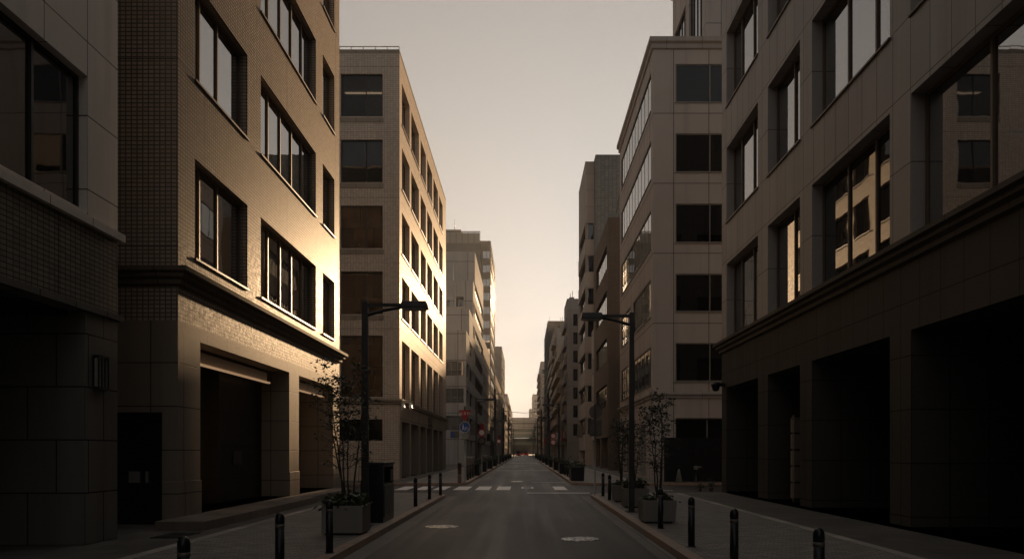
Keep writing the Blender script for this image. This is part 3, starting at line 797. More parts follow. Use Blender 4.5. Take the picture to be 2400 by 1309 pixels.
far('concrete_apartment_building','pale concrete apartment building with blank end wall and window strip, right mid distance',1,7.3,135,144.6,13,26.9,'conc',rws(4.4,3.1,1.6,7),cls(135.5,144.2,2,1.2),[(8.35,9.1,4.4+3.1*k,6.4+3.1*k) for k in range(7)],balc=.5,gf=2,clutter=6,par=.7)
far('added_low_brown_building','narrow brown building added low to let sun through between two apartment blocks, right mid distance',1,7.35,144.8,156.8,13,21.6,'R3brick',rws(4.4,3.1,1.7,5),cls(145,156.5,3,1.0),gf=2,par=.5)  # split off and kept low so sun reaches the left entrance pier
far('lower_balcony_building','lower building with wide balcony bands past the narrow brown one, right mid distance',1,7.3,157.2,179.6,13,23.8,'conc2',rws(4.4,3.1,1.6,6),cls(158,179,3,.8),(),balc=.9,gf=3,par=.5,ribbon=True)  # height cut down so the sun clears this roof towards the left pier
bpy.data.objects['concrete_apartment_building']['label']='pale concrete apartment building with blank end wall and one window strip, right'
far('balcony_apartment_building','apartment building with sunlit balcony bands and cluttered roof, right mid distance',1,7.3,180,191,13,28.8,'conc2',rws(4.4,3.1,1.6,8),cls(180.6,190.4,2,.8),(),balc=.9,gf=2,clutter=6,ribbon=True)
far('hidden_mid_block','brown block with roof plant past the balcony apartments, right',1,7.4,192,233,13,31,'conc',rws(4.4,3.1,1.6,8),cls(193,232,7,1.8),balc=.5,gf=4,clutter=6)
far('grey_slab_building','grey slab with external pipes and a plain top, right skyline',1,7.0,235,275,14,39.6,'greyclad',rws(5,3.1,1.5,10),cls(236,274,5,2),[(8.2,9.6,5+3.1*k,6.5+3.1*k) for k in range(10)],clutter=3)
far('ribbed_far_tower','slim distant tower ribbed by balconies, right skyline',1,7.1,340,380,10,39.5,'conc2',rws(4,3.1,1.7,11),cls(341,379,4,1),balc=1.0,south=[(7.6,13,4+3.1*k,5.7+3.1*k) for k in range(11)])
far('far_row_block','distant mid-rise in front of the ribbed tower, right',1,7.2,278,336,12,24,'conc',rws(4,3.1,1.6,6),cls(279,335,8,2),gf=6,clutter=4)
far('end_block','pale hazy stepped block beyond the elevated road, right of the gap',1,6.4,590,640,18,43.5,'conc2',rws(4,3.1,1.6,12),cls(591,639,5,2),[(8,20,4+3.1*k,5.6+3.1*k) for k in range(12)],clutter=3)
far('end_block','lower hazy block nearest the vanishing point, beyond the elevated road',1,4.6,690,740,18,38,'conc2',rws(4,3.1,1.6,10),cls(691,739,5,2),[(6,20,4+3.1*k,5.6+3.1*k) for k in range(10)])

far('added_shade_tower','added plain tower out of view behind the banded tower, shading the left facades',1,18,178,231.9,14,62,'conc',rws(5,3.4,1.7,16),cls(179,231,4,2))  # unseen tower, added to keep sun off the left facades
far('terminal_block','dark low building closing the street under the expressway',-1,12,470,490,24,9.0,'black',[],[],[])
# ---------------- elevated road closing the vista
e = thing('elevated_expressway','pale elevated expressway crossing the far end of the street','bridge',(0,425,0))
MB().box(-60,60,420,436,13.6,19.6).build('noise_barrier',M['expressway'],e)
b=MB()
for k in range(-9,10): b.box(6*k-.15,6*k+.15,419.8,419.99,13.6,19.5)
b.build('barrier_post',M['greenbeam'],e)
MB().box(-60,60,421,435,11.9,13.59).build('deck_girder',M['greenbeam'],e)
MB().box(-60,60,419.5,419.79,16.2,16.7).build('pipe_rail',M['frameD'],e)
p=MB()
for q in (-13,13): p.box(q-1,q+1,425,427,0,11.6)
p.build('pier',M['conc'],e)
fb = thing('footbridge','grey green footbridge girder below the expressway at the far end','bridge',(0,400,0))
MB().box(-40,40,400,403,8.6,10.6).build('girder',M['greenbeam'],fb)
MB().box(-40,40,400,400.1,10.61,11.5).build('railing',M['steel'],fb)
p=MB()
for q in (-9,9): p.box(q-.6,q+.6,401,402,0,8.6)
p.build('pier',M['conc'],fb)
sb = thing('signal_beam','low green beam over the road below the footbridge','bridge',(0,392,0))
MB().box(-20,20,392,393.2,4.9,6.5).build('girder',M['greenbeam'],sb)
MB().box(-8.4,-8.0,392.3,392.9,0,4.9).box(8.0,8.4,392.3,392.9,0,4.9).build('pier',M['steel'],sb)

# ------------------------------------------------------------------ the ground
g = MB(); g.face([(-1800,-800,-.03),(1800,-800,-.03),(1800,2800,-.03),(-1800,2800,-.03)],(0,0,1)); struct('ground',g,M['asphalt'])
RL, RR = -2.95, 2.5
g = MB(); g.face([(-80,30.5,-.006),(80,30.5,-.006),(80,41.8,-.006),(-80,41.8,-.006)],(0,0,1)); struct('side_street',g,M['asphalt'])
g = MB(); g.face([(-2.6,-30,0),(2.2,-30,0),(2.2,900,0),(-2.6,900,0)],(0,0,1)); struct('road',g,M['asphalt'])
g = MB()
for a,b in ((RL,-2.6),(2.2,RR)):
    for y0,y1 in ((-30,31),(41.2,420)): g.face([(a,y0,.001),(b,y0,.001),(b,y1,.001),(a,y1,.001)],(0,0,1))
struct('gutter',g,M['gutter'])
def corner(sx, kx, ycorn, north, r=1.6):
    """kerb line: along the street at x=kx, round the corner, along the side street"""
    pts=[]
    for k in range(9):
        a = math.pi/2*k/8
        pts.append((kx+sx*(r-r*math.cos(a)), ycorn-(r-r*math.sin(a)) if not north else ycorn+(r-r*math.sin(a))))
    return pts
def pave(sx, kx, y_far, ycorn, north, name):
    W = 2.95 if sx < 0 else 3.35
    line = [(kx,y_far)] + corner(sx,kx,ycorn,north) + [(sx*45,ycorn)]
    inn = [(kx+sx*.22,y_far)] + [(x+sx*.22*(1-k/8), y+(-.22 if not north else .22)*(k/8)) for k,(x,y) in enumerate(corner(sx,kx,ycorn,north))] + [(sx*45,ycorn+(.22 if north else -.22))]
    kb = MB()
    for k in range(len(line)-1):
        q=[line[k],line[k+1],inn[k+1],inn[k]]
        kb.face([(x,y,.125) for x,y in q],(0,0,1)); kb.face([(*q[0],-.02),(*q[1],-.02),(*q[1],.125),(*q[0],.125)],(-sx,1 if not north else -1,0))
    struct('kerb',kb,M['kerb'])
    xs = kx+sx*W
    pv = MB()
    poly = inn[:-1]+[(xs,inn[-2][1]),(xs,y_far)]
    pv.face([(x,y,.12) for x,y in poly],(0,0,1))
    struct('pavement',pv,M['paver'])
    ed = MB(); a,b = sorted((xs,xs+sx*.22)); ed.box(a,b,min(y_far,inn[-1][1]),max(y_far,inn[-1][1]),-.01,.128); struct('kerb_strip',ed,M['edgestone'])
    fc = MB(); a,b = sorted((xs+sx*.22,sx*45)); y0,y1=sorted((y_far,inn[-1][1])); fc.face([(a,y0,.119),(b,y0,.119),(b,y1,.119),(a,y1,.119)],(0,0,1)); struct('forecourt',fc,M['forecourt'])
pave(-1,RL,-30,31.2,False,'left'); pave(1,RR,-30,31.2,False,'right')
pave(-1,RL,420,41.0,True,'left'); pave(1,RR,420,41.0,True,'right')
def patch(x0,x1,y0,y1):
    t = MB(); t.face([(x0,y0,.003),(x1,y0,.003),(x1,y1,.003),(x0,y1,.003)],(0,0,1)); struct('road_patch',t,M['patch'])
patch(.35,1.25,20.5,29.5); patch(-2.35,-1.2,22.5,26); patch(-1.1,.9,50,58); patch(.4,1.9,66,90); patch(-2.2,-.9,74,101); patch(-1.5,1.2,112,116); patch(-.4,2.0,130,150)
# painted markings
g = MB()
for a,b in ((-5.9,-5.3),(-5.0,-4.45),(-4.15,-3.6),(-3.22,-2.55),(-2.22,-1.57),(-1.26,-.63),(1.4,1.98)): g.face([(a,36.0,.005),(b,36.0,.005),(b,39.6,.005),(a,39.6,.005)],(0,0,1))
struct('crosswalk_marking',g,M['paint'])
g = MB(); g.face([(.14,33.2,.005),(2.75,33.2,.005),(2.75,33.6,.005),(.14,33.6,.005)],(0,0,1)); 
g.face([(.45,45.0,.005),(2.3,45.0,.005),(2.3,45.2,.005),(.45,45.2,.005)],(0,0,1))
for yy,aa,bb in ((72,-2.5,2.2),(118,-2.4,2.1),(170,-2.4,2.1)): g.face([(aa,yy,.005),(bb,yy,.005),(bb,yy+.7,.005),(aa,yy+.7,.005)],(0,0,1))
struct('stop_line_marking',g,M['paint'])
g = MB()
for x0,y0,x1,y1 in ((-.12,37.3,.45,37.5),(-.12,38.9,.45,39.1),(-.12,37.5,-.02,38.9),(.35,37.5,.45,38.9)): g.face([(x0,y0,.005),(x1,y0,.005),(x1,y1,.005),(x0,y1,.005)],(0,0,1))
struct('worn_square_marking',g,M['paint'])
def manhole(x,y,r,label):
    o = MB().lathe(x,y,[(r,-.02),(r,.008),(r*.93,.012),(r*.9,.007),(0.001,.008)],40,False).build('manhole_cover',M['manhole'],loc=(x,y,0))
    tag(o,label,'manhole cover')
manhole(-1.91,18.46,.39,'round pale iron manhole cover in the left lane, nearer the litter bin')
manhole(1.12,15.85,.38,'round pale iron manhole cover in the right lane, nearest the camera')
manhole(6.3,35.6,.36,'round pale manhole cover in the side street by the black hoarding')
o = MB().box(-.72,-.1,45.6,46.4,-.01,.008).build('valve_cover',M['manhole'],loc=(-.4,46,0)); tag(o,'small square iron cover in the road past the crosswalk','manhole cover')
o = MB().box(-7.0,-6.45,14.9,15.9,.1,.13).build('drain_grate',M['blackpaint'],loc=(-6.7,15.4,.12)); tag(o,'dark drain grate in the paving by the granite pier, left','drain')

# ------------------------------------------------------------------ bollards
def make_bollard(loc,label,group):
    x,y,z = loc
    r = thing('bollard',label,'bollard',loc,group)
    MB().lathe(x,y,[(.058,z),(.058,z+.66)],20).build('post',M['blackpaint'],r)
    MB().lathe(x,y,[(.0585,z+.662),(.0585,z+.705)],20).build('reflector_band',M['signback'],r)
    MB().lathe(x,y,[(.058,z+.707),(.058,z+.775),(.054,z+.805),(.042,z+.832),(.023,z+.847),(.004,z+.85)],20).build('cap',M['blackpaint'],r)
    MB().lathe(x,y,[(.08,z),(.08,z+.012),(.059,z+.018)],20).build('base_ring',M['frameD'],r)
    return r
GL,GR = 'bollards along the left kerb','bollards along the right kerb'
B0 = make_bollard((-3.1,7.26,.12),'black bollard at the bottom edge of the photo, left kerb, nearest the granite pier',GL)
for (x,y,l) in ((-3.08,10.05,'tall black bollard standing alone between the planter and the bottom edge, left kerb'),(-3.1,12.7,'black bollard right in front of the shrubby planter, left kerb'),
    (-3.2,23.5,'black bollard just past the litter bin, left kerb'),(-3.2,27.0,'middle bollard of the three between litter bin and crossing, left kerb'),(-3.08,29.4,'bollard closest to the crossing on the near left corner')):
    dup(B0,(x,y,.12),l,GL)
for (x,y,l) in ((2.99,8.08,'black bollard at the bottom right, nearest the camera on the right kerb'),(2.85,10.8,'tall black bollard in the middle of the right pavement row, second from the camera'),
    (2.85,13.56,'black bollard right of the nearest square planter, right kerb'),(2.88,16.8,'black bollard in front of the nearest square planter with tree, right kerb'),
    (2.86,26.6,'black bollard beside the small planter, near right corner'),(2.88,29.0,'black bollard closest to the crossing beside the sign seen from behind')):
    dup(B0,(x,y,.12),l,GR)
for k,y in enumerate((43.2,45.4,47.6,50.0)): dup(B0,(-3.2,y,.12),NUM[k]+' of the bollards behind the stop sign, far left corner','bollards beyond the crossing, left')
for k,y in enumerate((47.0,49.5,52.0,55)): dup(B0,(2.85,y,.12),NUM[k]+' of the bollards past the dark hedge planter, far right kerb','bollards beyond the crossing, right')

# ------------------------------------------------------------------ street lamps
def make_lamp(loc,sx,label,group):
    x,y,z = loc; h = 4.98-.12
    r = thing('street_lamp',label,'street lamp',loc,group)
    MB().tbox(x,y,z,z+h,.15,.15,.13,.13).build('pole',M['lampgrey'],r,bevel=.012)
    MB().tbox(x,y,z,z+.02,.3,.3,.3,.3).build('base_plate',M['lampgrey'],r)
    MB().tbox(x-sx*.085,y,z+.6,z+1.0,.012,.09,.012,.09).build('access_hatch',M['frameD'],r)
    a = MB(); s=sx
    x0,x1 = sorted((x+s*.06,x+s*.95)); a.box(x0,x1,y-.035,y+.035,z+h-.12,z+h-.05)
    a.tube([(x+s*.05,y,z+h-.3),(x+s*.4,y,z+h-.2),(x+s*.9,y,z+h-.12)],[.04,.035,.025],8)
    a.build('arm',M['lampgrey'],r)
    q = MB(); x0,x1 = sorted((x+s*.78,x+s*1.36)); zt=z+h-.02
    i=len(q.v)
    q.v += [(x0,y-.2,zt-.14),(x1,y-.2,zt-.14),(x1,y+.2,zt-.14),(x0,y+.2,zt-.14),(x0+.03,y-.16,zt),(x1-.03,y-.16,zt),(x1-.03,y+.16,zt),(x0+.03,y+.16,zt)]
    for f in ((0,3,2,1),(4,5,6,7),(0,1,5,4),(1,2,6,5),(2,3,7,6),(3,0,4,7)): q.f.append([i+k for k in f]); q.sm.append(False)
    hd = q.build('lamp_head',M['lampgrey'],r,bevel=.012)
    MB().box(x0+.05,x1-.05,y-.16,y+.16,zt-.165,zt-.141).build('lens',M['diffuser'],hd)
    return r
LGL,LGR='street lamps along the left kerb','street lamps along the right kerb'
LA = make_lamp((-3.43,17.2,.12),1,'dark street lamp with a box head, standing between planter and litter bin, left',LGL)
LB = make_lamp((2.89,21.4,.12),-1,'dark street lamp with a box head among the square planters, right',LGR); LB.scale=(1,1,1.1)
for k,y in enumerate((57,96,135,172,210,250,290)): dup(LA,(-3.4,y,.12),NUM[k]+' street lamp beyond the crossing along the left kerb',LGL,1.12)
for k,y in enumerate((66,90,128,165,204,244,284)): dup(LB,(2.9,y,.12),NUM[k]+' street lamp beyond the crossing along the right kerb',LGR,1.15)

# ------------------------------------------------------------------ litter bin
def make_bin():
    x0,x1,y0,y1,z = -3.58,-3.2,18.1,19.55,.12
    r = thing('litter_bin','tall black steel litter bin beside the street lamp, near left kerb','bin',((x0+x1)/2,(y0+y1)/2,z))
    b = MB(); op=(y0+.12,y1-.08,z+.88,z+1.26,.2)
    wallgrid(b,'x',x1,1,y0,y1,z,z+1.32,[op]); wallgrid(b,'y',y0,-1,x0,x1,z,z+1.32); wallgrid(b,'y',y1,1,x0,x1,z,z+1.32); wallgrid(b,'x',x0,-1,y0,y1,z,z+1.32)
    b.face([(x1-.2,op[0],op[2]),(x1-.2,op[1],op[2]),(x1-.2,op[1],op[3]),(x1-.2,op[0],op[3])],(1,0,0))
    b.build('body',M['blackpaint'],r)
    MB().box(x0-.02,x1+.03,y0-.02,y1+.02,z+1.32,z+1.37).build('lid',M['frameD'],r,bevel=.01)
    for a,c in ((y0+.06,(y0+y1)/2-.01),((y0+y1)/2+.01,y1-.06)):
        d=MB().box(x1+.001,x1+.018,a,c,z+.1,z+.82).build('door',M['blackpaint'],r)
        MB().box(x1+.018,x1+.03,(a+c)/2-.02,(a+c)/2+.02,z+.68,z+.72).build('lock',M['steel'],d)
    MB().box(x1+.001,x1+.025,y0+.02,y1-.02,z+.83,z+.87).build('trim',M['frameG'],r)
    MB().box(x1+.001,x1+.02,y0+.95,y1-.12,z+.92,z+1.2).build('notice_plate',M['signback'],r)
    MB().box(x0+.03,x1-.02,y0+.03,y1-.03,z-.002,z+.03).build('base',M['frameD'],r)
make_bin()

# ------------------------------------------------------------------ planters, trees, low plants
def leafquad(mb,p,size,rng):
    a = rng.uniform(0,6.283); t = rng.uniform(-.9,.7)
    d = Vector((math.cos(a)*math.cos(t),math.sin(a)*math.cos(t),math.sin(t)))
    w = d.cross(Vector((rng.uniform(-1,1),rng.uniform(-1,1),rng.uniform(-1,1)))).normalized()*size*.28
    p = Vector(p); q = p+d*size
    m = p+d*size*.45
    i=len(mb.v); mb.v += [tuple(p),tuple(m+w),tuple(q),tuple(m-w)]; mb.f.append([i,i+1,i+2,i+3]); mb.sm.append(False)
def planter(x0,x1,y0,y1,z1,label,tap=.0):
    z=.12; cx,cy=(x0+x1)/2,(y0+y1)/2; w,d=x1-x0,y1-y0
    r = thing('concrete_planter',label,'planter',(cx,cy,z),'concrete planters on the pavement')
    b=MB(); n=len(b.v); t=.06
    rings=[(w-.08-tap,d-.08-tap,z+.04),(w-tap,d-tap,z+.041),(w,d,z1),(w-2*t,d-2*t,z1),(w-2*t,d-2*t,z1-.08)]
    for ww,dd,zz in rings: b.v += [(cx-ww/2,cy-dd/2,zz),(cx+ww/2,cy-dd/2,zz),(cx+ww/2,cy+dd/2,zz),(cx-ww/2,cy+dd/2,zz)]
    for k in range(len(rings)-1):
        for j in range(4):
            a=4*k+j; c=4*k+(j+1)%4; b.f.append([a,c,c+4,a+4]); b.sm.append(False)
    b.f.append([3,2,1,0]); b.sm.append(False)
    b.build('box',M['planter'],r,bevel=.012)
    MB().box(cx-w/2+t+.004,cx+w/2-t-.004,cy-d/2+t+.004,cy+d/2-t-.004,z1-.15,z1-.05).build('soil',M['soil'],r)
    MB().box(cx-w/2+.06+tap/2,cx+w/2-.06-tap/2,cy-d/2+.06+tap/2,cy+d/2-.06-tap/2,z-.002,z+.039).build('foot',M['black'],r)
    return r
def tree(x,y,z,H,spread,label,seed,nst=5,nl=1500,lean=0.,low=.25,mat='leaf',size=.075,name='potted_tree',dense_top=1.6):
    rng=random.Random(seed)
    r = thing(name,label,'tree',(x,y,z),'small trees in the planters')
    st=MB(); lf=MB(); tips=[]
    for k in range(nst):
        a=rng.uniform(0,6.283); rad=rng.uniform(.03,.12); h=H*rng.uniform(.8,1.)
        p=Vector((x+rad*math.cos(a),y+rad*math.sin(a),z)); path=[p.copy()]; n=9
        dirv=Vector((math.cos(a)*spread*.2+lean*.2,math.sin(a)*spread*.2,1))
        for j in range(n):
            p=p+Vector((dirv.x*h/n*(.4+.9*j/n)+rng.uniform(-.025,.025),dirv.y*h/n*(.4+.9*j/n)+rng.uniform(-.025,.025),h/n)); path.append(p.copy())
        st.tube(path,[.022*(1-j/(n+2)) for j in range(n+1)],6)
        for j in range(2,n+1):
            if j/n < low: continue
            for q in range(3 if j<n-2 else 4):
                b=rng.uniform(0,6.283); L=spread*rng.uniform(.25,.75)*(1.1-.45*j/n)
                e=path[j]+Vector((math.cos(b)*L,math.sin(b)*L,L*rng.uniform(.1,.8)))
                m=(path[j]+e)/2+Vector((0,0,.05))
                st.tube([path[j],m,e],[.007,.005,.003],4,False)
                wgt=(j/n)**dense_top
                tips.append((path[j],m,e,wgt))
    tot=sum(t[3] for t in tips)
    for a,m,e,w in tips:
        for k in range(int(nl*w/tot)+1):
            t=rng.random()**.6
            p=(a.lerp(m,t*2) if t<.5 else m.lerp(e,t*2-1))
            p=p+Vector((rng.gauss(0,.07),rng.gauss(0,.07),rng.gauss(0,.06)))
            leafquad(lf,p,size*rng.uniform(.6,1.3),rng)
    st.build('trunk',M['bark'],r); lf.build('crown',M[mat],r)
    return r
def lowplant(x0,x1,y0,y1,z,label,seed,n=700,h=.28,mat='leaf2',size=.13,over=.1):
    rng=random.Random(seed)
    r=thing('low_shrub',label,'plant',((x0+x1)/2,(y0+y1)/2,z),'low plants in the planters')
    lf=MB(); stem=MB()
    for k in range(26):
        bx,by=rng.uniform(x0,x1),rng.uniform(y0,y1)
        tx,ty=bx+rng.uniform(-over,over),by+rng.uniform(-over,over); tz=z+h*rng.uniform(.45,1)
        stem.tube([(bx,by,z-.06),((bx+tx)/2,(by+ty)/2,z+.5*h),(tx,ty,tz)],[.006,.005,.003],4,False)
        for q in range(n//26):
            t=rng.random()
            p=Vector((bx,by,z)).lerp(Vector((tx,ty,tz)),t)+Vector((rng.gauss(0,.06),rng.gauss(0,.06),rng.gauss(0,.04)))
            leafquad(lf,p,size*rng.uniform(.6,1.2),rng)
    stem.build('stems',M['bark'],r); lf.build('foliage',M[mat],r)
planter(-3.92,-3.12,15.4,16.2,.69,'grey concrete planter with the tall thin tree, beside the left lamp')
tree(-3.5,15.8,.62,2.8,.85,'tall thin multi-stemmed tree with sparse dark leaves by the left lamp',11,5,1000,lean=-.2,low=.3)
lowplant(-3.85,-3.2,15.45,16.15,.64,'bushy low plant spilling over the left planter under the tree',3,800,.26)
planter(2.66,3.44,17.9,18.7,.64,'square pale planter nearest the camera on the right pavement',.06)
tree(3.1,18.3,.57,2.35,.7,'multi-stemmed small tree in the nearest right planter, rising before the rose grey building',21,4,750,lean=.05,low=.3)
lowplant(2.75,3.35,18.0,18.6,.59,'low dark plant filling the nearest right planter',5,500,.16,size=.1)
planter(2.86,3.6,22.9,23.6,.68,'pale planter right behind the right street lamp',.05)
tree(3.2,23.3,.6,1.9,.7,'short leafy tree in the planter just behind the right street lamp',31,4,650,low=.3)
lowplant(2.95,3.5,23.0,23.5,.62,'spreading low plant in the planter behind the right street lamp',6,500,.3,size=.12)
planter(2.86,3.5,25.5,26.1,.66,'small pale planter farthest from the camera of the right group',.05)
tree(3.15,25.8,.6,2.4,.5,'slim dark tree in the smallest right planter, next to the far bollards',41,4,800,low=.2)
lowplant(2.95,3.4,25.6,26.0,.6,'thin low plant in the smallest right planter',7,300,.2,size=.1)

# dark planter hedges beyond the crossing
def hedgebox(x,y,w,d,h,label,seed,group):
    z=.12; r=thing('hedge_planter',label,'planter',(x,y,z),group)
    MB().tbox(x,y,z,z+h*.72,w-.06,d-.06,w,d).build('box',M['blackpaint'],r,bevel=.015)
    rng=random.Random(seed); lf=MB()
    for k in range(420): leafquad(lf,(x+rng.uniform(-w/2,w/2),y+rng.uniform(-d/2,d/2),z+h*.68+abs(rng.gauss(0,.16))*h),.14,rng)
    lf.build('foliage',M['leaf'],r)
GHL,GHR='dark hedge planters along the far left kerb','dark hedge planters along the far right kerb'
for k,y in enumerate((54.5,64.5,76,89,104,122,142,165,190)): hedgebox(-3.35,y,.75,2.0,1.05,NUM[k]+' dark hedge planter beyond the crossing along the left kerb',100+k,GHL)
for k,y in enumerate((44.6,58.5,70,83,98,116,138,160,186)): hedgebox(2.95,y,.75,1.9,1.05,NUM[k]+' dark hedge planter beyond the crossing along the right kerb',130+k,GHR)

# ------------------------------------------------------------------ signs
def disc(cx,cz,r,n=28): return [(cx+r*math.cos(2*math.pi*k/n),cz+r*math.sin(2*math.pi*k/n)) for k in range(n)]
def text_mesh(txt,size,x,y,z,mat,parent,name='lettering'):
    cu=bpy.data.curves.new(name,'FONT'); cu.body=txt; cu.size=size; cu.align_x='CENTER'; cu.align_y='CENTER'; cu.extrude=.002
    o=bpy.data.objects.new(name+'_source',cu); COL.objects.link(o)
    dg=bpy.context.evaluated_depsgraph_get(); dg.update()
    me=bpy.data.meshes.new_from_object(o.evaluated_get(dg)); bpy.data.objects.remove(o)
    me.materials.clear(); me.materials.append(M[mat])
    b=LOC[parent.name]
    for v in me.vertices:
        q=v.co.copy(); v.co=(q.x+x-b.x, y-q.z-b.y, q.y+z-b.z)
    t=bpy.data.objects.new(name,me); COL.objects.link(t); t.parent=parent; LOC[t.name]=b
    return t
def stop_sign():
    x,y=-3.08,40.95; z=.12
    r=thing('stop_sign_post','pale sign post with red stop triangle, round blue sign and small plates, far left corner','sign',(x,y,z))
    MB().tube([(x+.04,y,z),(x+.04,y,4.05)],.05,10).build('pole',M['steel'],r)
    T=[(x-.28,3.83),(x-.24,3.86),(x+.44-.1,3.86),(x+.38,3.83),(x+.08,3.32),(x+.02,3.32)]
    T.reverse()
    tr=MB().plate(T,y-.09,y-.07).build('stop_triangle',M['red'],r)
    text_mesh('止まれ',.19,x+.05,y-.094,3.68,'signwhite',tr)
    bl=MB().plate(disc(x+.05,2.98,.26),y-.09,y-.07).build('round_sign',M['blue'],r)
    pic=MB(); cx,cz=x+.05,2.98
    pic.plate(disc(cx-.09,cz+.12,.03,12),y-.096,y-.091)               # walking figure beside a bicycle
    pic.plate([(cx-.12,cz-.02),(cx-.06,cz-.02),(cx-.06,cz+.08),(cx-.12,cz+.08)],y-.096,y-.091)
    pic.plate([(cx-.15,cz-.15),(cx-.12,cz-.15),(cx-.085,cz-.021),(cx-.115,cz-.021)],y-.096,y-.091)
    pic.plate([(cx-.05,cz-.15),(cx-.02,cz-.15),(cx-.06,cz-.021),(cx-.09,cz-.021)],y-.096,y-.091)
    for q in (.01,.15):
        for k in range(16):
            a0,a1=2*math.pi*k/16,2*math.pi*(k+1)/16
            pic.plate([(cx+q+.05*math.cos(a0),cz-.08+.05*math.sin(a0)),(cx+q+.065*math.cos(a0),cz-.08+.065*math.sin(a0)),(cx+q+.065*math.cos(a1),cz-.08+.065*math.sin(a1)),(cx+q+.05*math.cos(a1),cz-.08+.05*math.sin(a1))],y-.096,y-.091)
    pic.plate([(cx+.01,cz-.09),(cx+.03,cz-.09),(cx+.07,cz+.03),(cx+.05,cz+.03)],y-.097,y-.092)
    pic.plate([(cx+.05,cz+.015),(cx+.12,cz+.015),(cx+.12,cz+.03),(cx+.05,cz+.03)],y-.098,y-.093)
    pic.build('pictogram',M['signwhite'],bl)
    rim=MB()
    for k in range(28):
        a0,a1=2*math.pi*k/28,2*math.pi*(k+1)/28
        rim.plate([(cx+.255*math.cos(a0),cz+.255*math.sin(a0)),(cx+.275*math.cos(a0),cz+.275*math.sin(a0)),(cx+.275*math.cos(a1),cz+.275*math.sin(a1)),(cx+.255*math.cos(a1),cz+.255*math.sin(a1))],y-.097,y-.072)
    rim.build('rim',M['signwhite'],bl)
    p=MB().plate([(x-.7,2.42),(x-.24,2.42),(x-.24,2.78),(x-.7,2.78)],y-.09,y-.07).build('parking_plate',M['signback'],r)
    MB().plate([(x-.67,2.47),(x-.5,2.47),(x-.5,2.74),(x-.67,2.74)],y-.096,y-.091).build('blue_panel',M['blue'],p)
    p=MB().plate([(x-.12,2.38),(x+.24,2.38),(x+.24,2.66),(x-.12,2.66)],y-.09,y-.07).build('small_plate',M['steel'],r)
    MB().tube([(x-.7,y-.05,2.6),(x+.1,y-.05,2.6)],.02,6).build('bracket',M['steel'],r)
    MB().lathe(x+.04,y,[(.09,z),(.09,z+.05),(.055,z+.06)],12).build('base_ring',M['conc'],r)
stop_sign()
w=thing('warning_post','reddish brown striped short post at the foot of the stop sign','post',(-3.28,40.8,.12))
MB().tube([(-3.3,40.8,.12),(-3.3,40.8,1.15)],.1,12).build('post',m_plain('red_brown_post',(.1,.045,.035),.5),w)
MB().tube([(-3.3,40.8,.5),(-3.3,40.8,.62)],.104,12).build('band',M['signback'],w)
def back_sign():
    x,y=2.63,29.5; z=.12
    r=thing('back_of_sign_post','slim pale sign post with grey plates seen from behind, near right corner','sign',(x,y,z))
    MB().tube([(x,y,z),(x,y,3.5)],.033,10).build('pole',M['steel'],r)
    MB().plate(disc(x+.03,3.2,.25),y+.05,y+.07).build('round_plate',M['signback'],r)
    MB().plate([(x-.2,2.3),(x+.26,2.3),(x+.26,2.93),(x-.2,2.93)],y+.05,y+.07).build('rectangular_plate',M['signback'],r)
    MB().tube([(x-.18,y+.04,2.86),(x+.24,y+.04,2.86)],.015,6).tube([(x-.18,y+.04,2.4),(x+.24,y+.04,2.4)],.015,6).build('bracket',M['steel'],r)
back_sign()
def round_sign(x,y,zs,label,group,mats):
    r=thing('round_sign_post',label,'sign',(x,y,.12),group)
    MB().tube([(x,y,.12),(x,y,max(zs)+.3)],.045,8).build('pole',M['steel'],r)
    for q,m in zip(zs,mats):
        a=MB().plate(disc(x,q,.28,20),y-.09,y-.07).build('sign_plate',M[m],r)
        MB().plate(disc(x,q,.19,20),y-.096,y-.091).build('sign_face',M['signwhite' if m=='red' else 'signback'],a)
round_sign(-3.05,57.6,[3.1,2.5],'post with two round signs, red ring above dark disc, far left kerb','round road signs',['red','blackpaint'])
round_sign(-3.1,98,[3.0],'single red ringed round sign further along the left kerb','round road signs',['red'])
round_sign(2.75,75,[3.2,2.6],'post with two red ringed signs along the far right kerb','round road signs',['red','red'])

def projecting_sign(x,y,z,h,mat,side,label):
    r=thing('projecting_sign',label,'sign',(x,y,z),'small signs projecting from far shopfronts')
    xe=x-side*.75; a,b=sorted((x-side*.12,xe)); MB().box(a,b,y-.08,y+.08,z-h/2,z+h/2).build('panel',M[mat],r,bevel=.015)
    q=MB()
    for k in (-.35,.35): q.tube([(x,y,z+h*k),(x-side*.14,y,z+h*k)],.025,6)
    q.build('bracket',M['steel'],r)
for k,(y,z,h,m) in enumerate(((103,4.6,1.6,'signback'),(124,5.0,2.2,'red'),(150,4.4,1.4,'blackpaint'),(178,5.2,2.4,'signwhite'),(214,5,2.2,'red'))):
    projecting_sign(-7.0 if k not in (2,) else -7.1,y,z,h,m,-1,NUM[k]+' small projecting sign along the far left shopfronts')
for k,(y,z,h,m) in enumerate(((98,4.2,1.5,'signback'),(139,4.4,1.8,'red'),(163,4.6,2.0,'signwhite'),(205,5,2.4,'blackpaint'),(250,5,2.2,'red'))):
    projecting_sign((7.3,7.3,7.3,7.4,7.0)[k],y,z,h,m,1,NUM[k]+' small projecting sign along the far right shopfronts')
